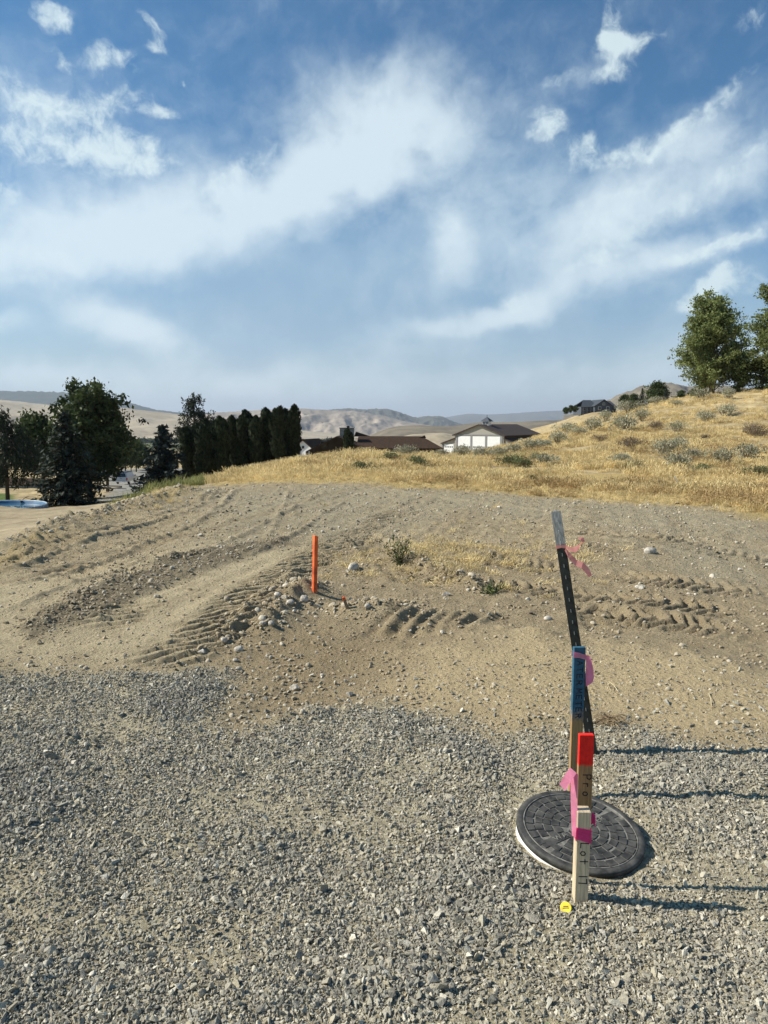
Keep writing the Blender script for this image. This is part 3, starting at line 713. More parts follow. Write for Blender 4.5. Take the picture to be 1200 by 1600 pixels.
def near_line(x, y, lines, w):
    v = np.zeros(x.shape)
    for ln in lines: v = np.maximum(v, np.exp(-(sline(ln, x, y)[0] / w)**2))
    return v
def pebble_points():
    n = 72000; x, y = fan_points(n, 3.2, 20, .62)
    Z = zones(x, y)
    berm = near_line(x, y, [RIDGES[0][0]], .38); heap = near_line(x, y, [RIDGES[3][0], RIDGES[4][0], RIDGES[6][0]], .2)
    edge = near_line(x, y, [RIDGES[7][0], RIDGES[5][0]], .15)
    patch = sstep(-.1, .45, fbm(x * .9, y * .9, 4, 111))
    p = (.035 + .10 * patch) * (1 - Z['gravel']) * (1 - .75 * Z['mound']) * (1 - .5 * Z['light']) + .55 * berm * (.35 + .65 * sstep(9, 14, y)) + .09 * heap + .15 * edge + .25 * Z['grey_far'] * patch + .3 * Z['darkstrip']
    k = (RNG.uniform(0, 1, n) < p) & (pad_in(x, y) > -.3); x, y = x[k], y[k]
    b = (berm + heap)[k]
    s = .006 + .011 * RNG.beta(1.1, 4, len(x)) * (1 + .22 * y) + b * RNG.beta(1.0, 7, len(x)) * .06
    return np.stack([x, y, ground_z(x, y) + s * .2], 1), s
pp, ps = pebble_points()
scatter('pebbles', pp, stone_rot(len(pp), .35), ps[:, None] * RNG.uniform(.75, 1.35, (len(ps), 3)), RNG.integers(0, 8, len(ps)), C_PEBBLE, 'small pale stones strewn over the bare dirt', 'pebbles')
def clod_points():
    n = 86000; x, y = fan_points(n, 3.0, 17, .62)
    Z = zones(x, y)
    heap = near_line(x, y, [r[0] for r in RIDGES[1:7]], .16)
    trk = near_line(x, y, [t[0] for t in TRACKS], .3)
    patch = sstep(-.05, .4, fbm(x * 1.3, y * 1.3, 4, 121))
    p = (.05 + .16 * patch + .12 * trk) * (1 - Z['gravel']) * (1 - .45 * Z['mound']) * (1 - .6 * Z['light']) + .4 * heap + .5 * Z['darkstrip'] + .12 * Z['trench']
    k = (RNG.uniform(0, 1, n) < p) & (pad_in(x, y) > -.2); x, y = x[k], y[k]
    s = .006 + .014 * RNG.beta(1, 4, len(x)) * (1 + .16 * y) + heap[k] * .02 * RNG.beta(1, 3, len(x))
    return np.stack([x, y, ground_z(x, y) + s * .15], 1), s
cp, cs = clod_points()
scatter('soil_clods', cp, stone_rot(len(cp), .4), cs[:, None] * RNG.uniform(.8, 1.3, (len(cs), 3)), RNG.integers(0, 6, len(cs)), C_CLOD, 'crumbled clods of brown soil over the worked dirt', 'soil clods')

# --- dry grass
def tuft_mesh(seed, nb=46, rad=.22, h0=.22, h1=.5, w=.008, lean=.35, heads=True):
    r = np.random.default_rng(seed); V, Q, tint = [], [], []
    for i in range(nb):
        a = r.uniform(0, 6.283); q = rad * math.sqrt(r.uniform(0, 1)); p = np.array([q * math.cos(a), q * math.sin(a), -.03])
        h = r.uniform(h0, h1); la = r.uniform(0, 6.283); le = abs(r.normal(0, lean)) * h
        L = np.array([math.cos(la), math.sin(la), 0]); wd = np.array([-math.sin(la + r.normal(0, .8)), math.cos(la), 0]); wd /= np.linalg.norm(wd)
        p1 = p + L * le * .35 + np.array([0, 0, h * .6]); p2 = p + L * le + np.array([0, 0, h])
        b = len(V)
        V += [p - wd * w, p + wd * w, p1 + wd * w * .8, p1 - wd * w * .8, p2 + wd * w * (1.3 if heads else .25), p2 - wd * w * (1.3 if heads else .25)]
        Q += [(b, b + 1, b + 2, b + 3), (b + 3, b + 2, b + 4, b + 5)]
        tint += [r.uniform(0, 1)] * 6
    me = mesh_np('tuft', V, Q, smooth=False); attr(me, 'tint', tint); return me
M_STRAW = foliage('dry_grass', (.50, .375, .17), (.90, .74, .40), .8, .4, .32)
M_RUST = foliage('dry_weeds', (.30, .205, .095), (.56, .40, .19), .85, .25, .25)
M_GREENW = foliage('green_weeds', (.13, .15, .045), (.36, .34, .13), .7, .3, .25)
C_GRASS = source_collection('grass_tufts', with_mat([tuft_mesh(400 + i, 44, .24, .10, .26, .006, .6) for i in range(6)], M_STRAW))
def mound_mesh(seed, n=420):
    r = np.random.default_rng(seed); V, Q, tint = [], [], []
    for i in range(n):
        d = r.normal(size=3); d /= np.linalg.norm(d); d[2] = abs(d[2]); p = d * np.array([.45, .45, .36]) * r.uniform(.35, 1.0)
        a = d * .6 + r.normal(size=3) * .6 + np.array([0, 0, .3]); a /= np.linalg.norm(a); b = np.cross(a, r.normal(size=3)); b /= np.linalg.norm(b)
        k = r.uniform(.03, .075); q = len(V); V += [p - a * k, p + b * k * .12, p + a * k, p - b * k * .12]; Q.append((q, q + 1, q + 2, q + 3)); tint += [r.uniform(0, 1)] * 4
    me = mesh_np('mound', V, Q, smooth=False); attr(me, 'tint', tint); return me
C_RUST = source_collection('weed_mounds', with_mat([mound_mesh(420 + i) for i in range(5)], M_RUST))
C_GREEN = source_collection('green_tufts', with_mat([tuft_mesh(440 + i, 40, .2, .2, .55, .010, .4, False) for i in range(5)], M_GREENW))
def grass_points():
    n = 120000; y = np.exp(RNG.uniform(math.log(12.5), math.log(210), n)); x = RNG.uniform(-.42, .72, n) * y
    z = base_z(x, y)
    pi_ = pad_in(x, y); k = (RNG.uniform(0, 1, n) < sstep(1.1, -2.2, pi_) * .92 + .08 * (pi_ < .6)) & ((x + .5) / y > -.30 + .04 * fbm(x * .2, y * .2, 2, 131)) & (x > -4.8 - np.maximum(y - 17, 0) * .45)
    den = .42 + 1.35 * fbm(x * .25, y * .25, 4, 132) + .55 * fbm(x * 1.2, y * 1.2, 2, 133)
    k &= RNG.uniform(0, 1, n) < den
    k &= ~((y > 112) & (y < 205) & (x < 45))
    x, y = x[k], y[k]
    s = (.75 + .008 * y) * RNG.uniform(.5, 1.3, len(x)) * (.75 + .9 * np.clip(fbm(x * .4, y * .4, 3, 134), -.5, .5))
    s *= sstep(.6, -3.0, pad_in(x, y)) * .65 + .35
    return np.stack([x, y, ground_z(x, y)], 1), s
ap, as_ = grass_points()
def upright(n, t=.08): return np.stack([RNG.normal(0, t, n), RNG.normal(0, t, n), RNG.uniform(0, 6.28, n)], 1)
scatter('dry_grass', ap, upright(len(ap)), as_[:, None] * RNG.uniform(.8, 1.2, (len(as_), 3)), RNG.integers(0, 6, len(as_)), C_GRASS, 'golden dry grass covering the bank and hillside', 'grass')
def weed_points():
    P = []
    ln = [track([(870, 762), (960, 764), (1050, 768), (1130, 778), (1230, 792)])]
    x, y = fan_points(3000, 12, 26, .62); d = near_line(x, y, ln, 1.6) * sstep(-.35, .3, fbm(x * .5, y * .5, 3, 142))
    k = (RNG.uniform(0, 1, len(x)) < d * .9) & (pad_in(x, y) < -.1); P.append((x[k], y[k], 1.0))
    x, y = fan_points(2600, 18, 60, .62); k = (pad_in(x, y) < -.6) & (fbm(x * .3, y * .3, 3, 141) > .22) & (x > -3); P.append((x[k], y[k], 1.1))
    x = np.concatenate([p[0] for p in P]); y = np.concatenate([p[1] for p in P])
    return np.stack([x, y, ground_z(x, y)], 1), RNG.uniform(.35, 1.2, len(x)) * (.75 + .008 * y)
wp, ws = weed_points()
scatter('tumble_weeds', wp, upright(len(wp), .15), np.stack([ws * 1.15, ws * 1.15, ws * .9], 1), RNG.integers(0, 5, len(ws)), C_RUST, 'rusty brown dried weeds matted along the foot of the hill', 'weeds')
def green_points():
    x, y = fan_points(26000, 15, 52, .62)
    px = CX + F * x / (y / math.cos(PITCH)); u = x / y
    k = (x < -5.0) & (u > -.385 + .03 * fbm(x, y, 2, 151)) & (u < -.255) & (y > 14) & (y < 46) & (fbm(x * .5, y * .5, 3, 152) > -.25)
    k2 = (np.hypot((x - 5.6), (y - 30) * .35) < 1.1)
    k = (k & (RNG.uniform(0, 1, len(x)) < .6)) | (k2 & (RNG.uniform(0, 1, len(x)) < .3))
    x, y = x[k], y[k]
    return np.stack([x, y, ground_z(x, y)], 1), RNG.uniform(.3, .75, len(x))
wp, ws = green_points()
scatter('green_weeds', wp, upright(len(wp), .12), ws[:, None] * np.ones((1, 3)), RNG.integers(0, 5, len(ws)), C_GREEN, 'yellow green weeds growing down the outer bank', 'weeds')
def sparse_points():
    x, y = fan_points(9000, 6, 14, .62)
    a, b = gp(690, 868), gp(730, 892)
    d = np.exp(-(((x - a.x) / .9)**2 + ((y - a.y) / 1.1)**2))
    c = gp(905, 862); d = np.maximum(d, .35 * np.exp(-(((x - c.x) / .5)**2 + ((y - c.y) / .4)**2)))
    d = np.maximum(d, .012 * sstep(9, 16, y))
    k = RNG.uniform(0, 1, len(x)) < d * .75; x, y = x[k], y[k]
    return np.stack([x, y, ground_z(x, y)], 1), RNG.uniform(.2, .42, len(x))
wp, ws = sparse_points()
scatter('straw', wp, upright(len(wp), .3), np.stack([ws * 1.3, ws * 1.3, ws * .6], 1), RNG.integers(0, 6, len(ws)), C_GRASS, 'flattened yellow straw patch on the dirt behind the green bush', 'straw')
# trees and scrub of the valley floor, too far to tell apart
def blob_mesh(seed):
    r = np.random.default_rng(seed); V, T_, tint = [], [], []
    for i in range(60):
        d = r.normal(size=3); d /= np.linalg.norm(d); c = d * np.array([1, 1, .8]) * r.uniform(.5, 1) + np.array([0, 0, .8]); n = len(V)
        V += [c + r.normal(size=3) * .28 for _ in range(3)]; T_.append((n, n + 1, n + 2)); tint += [r.uniform(0, 1)] * 3
    me = mesh_np('far_tree', V, None, T_, False); attr(me, 'tint', tint); return me
M_FARTREE = foliage('valley_trees', (.02, .035, .018), (.06, .08, .035), .8, .1, .3)
C_FAR = source_collection('valley_tree', with_mat([blob_mesh(i) for i in range(4)], M_FARTREE))
def far_points():
    n = 9000; y = np.exp(RNG.uniform(math.log(1300), math.log(4200), n)); x = RNG.uniform(-.62, .05, n) * y
    k = fbm(x * .004, y * .002, 4, 161) > -.08; x, y = x[k], y[k]
    return np.stack([x, y, base_z(x, y)], 1), RNG.uniform(3, 6, len(x))
fp, fs = far_points()
scatter('valley_woods', fp, upright(len(fp), .1), fs[:, None] * RNG.uniform(.7, 1.3, (len(fs), 3)), RNG.integers(0, 4, len(fs)), C_FAR, 'dark green belt of trees across the valley floor', 'woods')

# ------------------------------------------------------------------ trees and bushes
def rvec(r): 
    v = r.normal(size=3); return v / np.linalg.norm(v)
class Leaves:
    def __init__(s): s.V = []; s.Q = []; s.t = []
    def quad(s, c, a, b, t):
        n = len(s.V); s.V += [c - a, c + b, c + a, c - b]; s.Q.append((n, n + 1, n + 2, n + 3)); s.t += [t] * 4
    def clump(s, r, c, rad, n, size, up=0.0, asp=.55, squash=.8):
        tb = r.uniform(0, 1)
        for _ in range(n):
            d = r.normal(size=3) * rad * .55; d[2] *= squash
            a = rvec(r); a[2] += up; a /= np.linalg.norm(a); b = np.cross(a, rvec(r)); b /= (np.linalg.norm(b) + 1e-9)
            k = size * r.uniform(.6, 1.3)
            s.quad(c + d, a * k, b * k * asp, float(np.clip(tb * .7 + r.uniform(-.1, .4), 0, 1)))
    def mesh(s):
        me = mesh_np('crown', np.array(s.V), np.array(s.Q), smooth=False); attr(me, 'tint', s.t); return me
M_BARK = mat('bark', (.10, .08, .06), .95, .1, .35, 3.0, .6, stretch=(4, 4, 1))
M_BARKPALE = mat('pale_bark', (.22, .19, .15), .95, .1, .3, 3.0, .5, stretch=(4, 4, 1))
M_CONIFER = foliage('spruce_needles', (.010, .017, .012), (.050, .064, .042), .7, .08)
M_BLUESPR = foliage('blue_spruce_needles', (.014, .024, .020), (.05, .066, .055), .7, .08)
M_CEDAR = foliage('cedar_scales', (.009, .013, .006), (.042, .055, .022), .7, .05)
M_WILLOW = foliage('willow_leaves', (.015, .022, .012), (.06, .07, .04), .6, .2)
M_BROAD = foliage('broad_leaves', (.016, .026, .010), (.11, .14, .045), .6, .22)
M_COTTON = foliage('cottonwood_leaves', (.08, .105, .035), (.30, .335, .125), .5, .4)
M_SAGE_L = foliage('sage_leaves', (.24, .23, .15), (.50, .475, .335), .85, .15, .2)
M_SAGE_G = foliage('rabbitbrush_leaves', (.085, .10, .045), (.20, .21, .10), .8, .2, .2)
M_SAGE_B = foliage('dead_brush_twigs', (.14, .105, .07), (.30, .235, .16), .9, .1, .2)
M_SHRUB = foliage('shrub_leaves', (.05, .065, .02), (.13, .16, .055), .7, .25)

def tree(name, loc, parts, label, group=None, rz=0.0, sc_=1.0, cat='tree'):
    e = empty(name, loc, rz, label=label, cat=cat, group=group); e.scale = (sc_,) * 3
    for nm, me in parts: link(nm, me, e)
    return e
def trunk_mesh(segs, m):
    bm = bmesh.new()
    for pts, rad in segs: add_tube(bm, pts, rad, 7)
    me = bm_mesh(bm, 'trunk', True); me.materials.append(m); return me
def conifer(seed, h=9.0, w=2.6, m=None, droop=.35, gap=0.0, n_lev=26, base=.06, dens=1.0):
    r = np.random.default_rng(seed); L = Leaves(); segs = [([(0, 0, -.4), (0, 0, h * .5), (0, 0, h)], [h * .022, h * .014, .02])]
    for i in range(n_lev):
        t = base + (1 - base) * (i / n_lev)**.92; z = h * t; rad = w * (1 - t)**.72 * r.uniform(.78, 1.12) + .08
        nb = int(5 + 5 * (1 - t))
        a0 = r.uniform(0, 6.28)
        for k in range(nb):
            if r.uniform() < gap: continue
            a = a0 + k * 6.283 / nb + r.normal(0, .2); q = rad * r.uniform(.6, 1.15); d = np.array([math.cos(a), math.sin(a), 0])
            st = max(3, int(q / .28))
            tb = r.uniform(0, 1)
            for j in range(st):
                f = (j + .6) / st; p = d * q * f + np.array([0, 0, z - droop * q * f + .22 * q * f * f])
                for _ in range(max(1, int(3 * dens))):
                    o = r.normal(size=3) * np.array([.16, .16, .08]) * (.5 + q * .3)
                    ax = d * r.uniform(.3, 1) + rvec(r) * .6 + np.array([0, 0, -.15]); ax /= np.linalg.norm(ax)
                    b = np.cross(ax, np.array([0, 0, 1.]) + rvec(r) * .6); b /= np.linalg.norm(b) + 1e-9
                    k2 = r.uniform(.17, .36)
                    L.quad(p + o, ax * k2, b * k2 * .42, float(np.clip(tb * .6 + r.uniform(0, .4) * (.3 + f), 0, 1)))
            if q > .5: segs.append(([(0, 0, z), tuple(d * q * .8 + np.array([0, 0, z - droop * q * .75]))], [.035, .012]))
    cr = L.mesh(); cr.materials.append(m or M_CONIFER)
    return [('trunk', trunk_mesh(segs, M_BARK)), ('crown', cr)]
def column_tree(seed, h=6.4, w=.95, clear=.9, m=None):
    r = np.random.default_rng(seed); L = Leaves(); segs = [([(0, 0, -.6), (0, 0, h * .5), (.05, 0, h * .9)], [.11, .07, .02])]
    tops = [(r.normal(0, .22 * w), r.normal(0, .22 * w), h * r.uniform(.86, 1.0)) for _ in range(r.integers(2, 5))]
    for (ox, oy, top) in tops:
        n = int(1300)
        for _ in range(n):
            t = r.uniform(0, 1)**.85; z = clear + (top - clear) * t
            prof = (min(1, t * 5 + .35)) * (1 - t**6)**.6
            a = r.uniform(0, 6.28); q = w * .62 * prof * (.82 + .18 * math.sin(3 * a + 5 * t * 3 + seed)) * r.uniform(.72, 1.08)
            p = np.array([ox * t + q * math.cos(a), oy * t + q * math.sin(a), z])
            ax = np.array([math.cos(a) * .35, math.sin(a) * .35, 1.0]) + rvec(r) * .45; ax /= np.linalg.norm(ax)
            b = np.cross(ax, np.array([math.cos(a), math.sin(a), .2]) + rvec(r) * .5); b /= np.linalg.norm(b) + 1e-9
            k = r.uniform(.12, .26); L.quad(p, ax * k, b * k * .6, float(r.uniform(0, 1)))
    cr = L.mesh(); cr.materials.append(m or M_CEDAR)
    return [('trunk', trunk_mesh(segs, M_BARK)), ('crown', cr)]
def broad_tree(seed, h=10.0, w=4.0, stems=1, m=None, bark=None, up=.6, clear=.16, leaf=.2, nleaf=16, limbs=26, crad=.55, weep=0.0, top_bare=0.0, cone=False):
    r = np.random.default_rng(seed); L = Leaves(); segs = []
    for s_ in range(stems):
        a = r.uniform(0, 6.28); off = np.array([math.cos(a), math.sin(a), 0]) * (0 if stems == 1 else .18 * r.uniform(.5, 1.5))
        tip = off * (2.5 if cone else 6) * (stems > 1) + np.array([r.normal(0, .05 * h), r.normal(0, .05 * h), h * r.uniform(.86, 1.0) if s_ else h])
        p0 = off + np.array([0, 0, -.4]); mid = off * 2 + np.array([0, 0, h * .45]) + r.normal(size=3) * .1
        rb = h * .020 / math.sqrt(stems) * 1.25
        segs.append(([tuple(p0), tuple(mid), tuple(tip)], [rb, rb * .6, .03]))
        nl = int(limbs / stems)
        for i in range(nl):
            t = clear + (1 - clear) * (i + r.uniform(0, .8)) / nl
            b = p0 + (mid - p0) * min(t / .45, 1) if t < .45 else mid + (tip - mid) * ((t - .45) / .55)
            prof = math.sin(math.pi * min(1, (t - clear + .12) / (1.12 - clear)) ** .75) ** .75
            if cone: prof = min(1.0, .72 + (t - clear) * 2.6) * max(0.0, 1 - t) ** .62
            q = w * prof * r.uniform(.7, 1.12) + .25
            a2 = r.uniform(0, 6.28) if stems == 1 or cone else a + r.normal(0, 1.3)
            d = np.array([math.cos(a2), math.sin(a2), up * r.uniform(.6, 1.4)]); d /= np.linalg.norm(d)
            e = b + d * q; e[2] -= weep * q * .5
            m1 = b + d * q * .5 + np.array([0, 0, .12 * q]) + r.normal(size=3) * .1
            segs.append(([tuple(b), tuple(m1), tuple(e)], [rb * .42 * (1 - t * .6), rb * .25 * (1 - t * .5), .012]))
            if r.uniform() < top_bare and t > .88: continue
            nt = max(3, int(q / (crad * .62)))
            for j in range(nt):
                f = .28 + .75 * (j + .5) / nt; c = b + (e - b) * f + np.array([0, 0, .12 * q * math.sin(f * 3.1)])
                for _ in range(2):
                    o = r.normal(size=3) * np.array([.55, .55, .35]) * crad * (1 + q * .16)
                    c2 = c + o
                    if weep:
                        for g in range(3): L.clump(r, c2 - np.array([0, 0, g * .42 * weep]), crad * .35, nleaf // 3, leaf, -1.5 * weep, .35, 1.4)
                    else: L.clump(r, c2, crad * r.uniform(.6, 1.1), nleaf, leaf, .35 * up)
    cr = L.mesh(); cr.materials.append(m or M_BROAD)
    return [('trunk', trunk_mesh(segs, bark or M_BARK)), ('crown', cr)]
def bush_mesh(seed, m, n=1000, twig=False):
    "a rounded shrub about 1 m wide and 0.7 m tall: twigs with small leaves"
    r = np.random.default_rng(seed); L = Leaves()
    lobes = [(r.normal(0, .2), r.normal(0, .2), r.uniform(.22, .42), r.uniform(.2, .32)) for _ in range(6)]
    for (x, y, z, q) in lobes:
        tb = r.uniform(0, 1)
        for _ in range(n // 6):
            d = rvec(r); d[2] = abs(d[2]) * .9 if r.uniform() < .75 else d[2] * .6
            p = np.array([x, y, z * .75]) + d * q * r.uniform(.55, 1.1)
            p[2] = max(p[2], .0)
            a = d * .7 + rvec(r) * .8 + np.array([0, 0, .5]); a /= np.linalg.norm(a); b = np.cross(a, rvec(r)); b /= np.linalg.norm(b) + 1e-9
            k = r.uniform(.018, .042) * (1.3 if twig else 1)
            L.quad(p, a * k, b * k * (.18 if twig else .45), float(np.clip(tb * .6 + r.uniform(0, .4), 0, 1)))
    fol = L.mesh(); fol.materials.append(m); L = Leaves()
    for _ in range(30):
        a = r.uniform(0, 6.28); q = r.uniform(.1, .42); p0 = np.array([0, 0, -.05]); p1 = np.array([math.cos(a) * q, math.sin(a) * q, r.uniform(.3, .62)])
        c = (p0 + p1) / 2; ax = (p1 - p0) / 2; b = np.cross(ax, rvec(r)); b = b / (np.linalg.norm(b) + 1e-9) * .008
        L.quad(c, ax, b, .1)
    me = L.mesh(); me.materials.append(M_SAGE_B); return [('stems', me), ('foliage', fol)]

# large trees on the right-hand crest
p = cast(1112, 617)
CT = broad_tree(21, 10.2, 4.7, 4, M_COTTON, M_BARKPALE, .80, .04, .12, 10, 150, .33, cone=True)
tree('cottonwood_tree', at(1112, 618, p.y) if abs(p.y) < 200 else p, CT, 'tall leafy cottonwood tree standing alone on the right-hand hilltop')
CT2 = broad_tree(22, 10.0, 4.7, 3, M_COTTON, M_BARKPALE, .8, .16, .13, 12, 110, .38, cone=True)
q = cast(1222, 612); q.z = gz(q.x, q.y)
tree('cottonwood_tree', q, CT2, 'cottonwood tree cut off by the right edge of the photo')
for i, (px, py, s, lb) in enumerate(((1152, 612, .30, 'low green shrub just right of the tall cottonwood trunk'), (1190, 611, .34, 'low green shrub at the right edge under the cottonwoods'), (1100, 612, .2, 'small green shrub left of the tall cottonwood trunk'))):
    q = cast(px, py); 
    if i == 0: SH = broad_tree(31, 10, 4.2, 2, M_SHRUB, None, .8, .05, .35, 14, 34, .9)
    tree('green_shrub', q, SH, lb, 'green shrubs under the cottonwoods', i * 1.3, s, 'shrub')
# trees round the house on the hill
SP = conifer(41, 9, 2.4, M_CONIFER); BR = broad_tree(42, 8, 3.4, 1, M_BROAD, None, .5, .12, .3, 14, 30, .8)
for i, (px, top, bot, Y, kind, lb) in enumerate((
        (976, 618, 634, 190, 1, 'leftmost round dark tree beside the hilltop house'), (990, 617, 633, 185, 1, 'round dark tree second from the hilltop house'),
        (1003, 606, 632, 170, 0, 'pointed dark spruce in the clump right of the hilltop house'), (1026, 599, 631, 160, 1, 'largest broad dark tree right of the hilltop house'),
        (1040, 606, 630, 150, 0, 'dark spruce at the right end of the hilltop clump'), (1064, 612, 627, 120, 1, 'low dark shrub between the hilltop clump and the cottonwood'), (1082, 610, 624, 110, 1, 'low dark shrub close left of the cottonwood'))):
    a, b = at(px, top, Y), at(px, bot, Y); s = (a.z - b.z + .8) / (9 if kind == 0 else 8)
    tree('dark_tree', (b.x, b.y, b.z - .8), BR if kind else SP, lb, 'dark trees beside the hilltop house', i * .9, s)
# shrubs along the crest left of the hill house
for i, (px, py, s) in enumerate(((884, 645, .24), (892, 643, .26), (899, 642, .24))):
    q = at(px, py, 200)
    tree('hedge_shrub', (q.x, q.y, q.z - .5), BR, ('leftmost', 'middle', 'rightmost')[i] + ' of three dark round shrubs left of the hilltop house', 'shrubs left of the hilltop house', i, s, 'shrub')

# the dark trees on the left, lower ground
W1 = broad_tree(51, 8.5, 3.4, 1, M_WILLOW, None, .35, .26, .16, 18, 44, .6, .75)
b = at(12, 784, 66); tree('weeping_willow', b, W1, 'weeping grey green tree at the left edge above the pool', sc_=.98)
S1 = conifer(52, 8.2, 4.0, M_CONIFER, .5, .03, 24, .02, 1.8)
b = at(108, 786, 63); tree('spruce_tree', b, S1, 'broad dark spruce with sweeping low boughs beside the pool')
B1 = broad_tree(53, 11.5, 3.8, 2, M_BROAD, None, .8, .1, .22, 18, 56, .65, 0, .6)
b = at(138, 778, 74); tree('broadleaf_tree', b, B1, 'tallest dark leafy tree behind the spruce with bare twigs on top', sc_=1.02)
B2 = broad_tree(54, 9.0, 3.0, 1, M_BROAD, None, .75, .30, .24, 16, 40, .7)
b = at(168, 768, 88); tree('broadleaf_tree', b, B2, 'dark leafy tree right of the tallest one beside the parked pickup', sc_=.98)
b = at(70, 782, 76); tree('broadleaf_tree', b, B2, 'dark leafy tree between the weeping tree and the spruce', rz=2.1, sc_=.95)
S2 = conifer(55, 6.2, 2.9, M_BLUESPR, .25, .05, 20, .03, 2.4)
b = at(258, 766, 72); tree('blue_spruce_tree', b, S2, 'small blue spruce standing alone between the road and the cedar hedge', sc_=1.08)
for i, (px, top, bot, Y, lb) in enumerate(((213, 690, 735, 165, 'small dark tree beyond the road, right of the pickup'), (228, 700, 735, 170, 'small dark tree beyond the road near the blue spruce'), (196, 686, 736, 175, 'dark tree beyond the road directly above the pickup'), (205, 705, 737, 150, 'low dark tree at the far edge of the road'))):
    a, b = at(px, top, Y), at(px, bot, Y)
    tree('distant_tree', b, B2 if i % 2 else BR, lb, 'trees beyond the road', i * 1.7, (a.z - b.z) / (9.0 if i % 2 else 8.0))
B3 = broad_tree(56, 10.2, 2.6, 1, M_WILLOW, None, .5, .2, .17, 16, 44, .6, .35)
b = at(303, 750, 88); tree('birch_tree', b, B3, 'airy tree rising above the left end of the cedar hedge', sc_=1.0)
COLS = [column_tree(60 + i, 6.4, 1.28 + .05 * i, .7) for i in range(4)]
tops = [(296, 668), (306, 662), (316, 658), (326, 655), (336, 656), (347, 651), (358, 654), (369, 650), (380, 650), (391, 641), (402, 644), (413, 638), (424, 642), (435, 635), (447, 640), (459, 633)]
for i, (px, top) in enumerate(tops):
    bot = 758 - (px - 300) * .222; Y = 82 + 3 * math.sin(i * 2.3)
    a, b = at(px, top, Y), at(px, bot, Y)
    o = tree('cedar_tree', b, COLS[i % 4], ('columnar dark cedar at the lower left end of the hedge row' if i == 0 else 'columnar dark cedar at the tall right end of the hedge row' if i == 15 else 'columnar dark cedar %s from the %s end of the hedge row' % (('second', 'third', 'fourth', 'fifth', 'sixth', 'seventh', 'eighth')[i - 1 if i < 8 else 14 - i], 'lower left' if i < 8 else 'tall right')), 'columnar cedars in the hedge row', i * 1.1, (a.z - b.z) / 6.4)

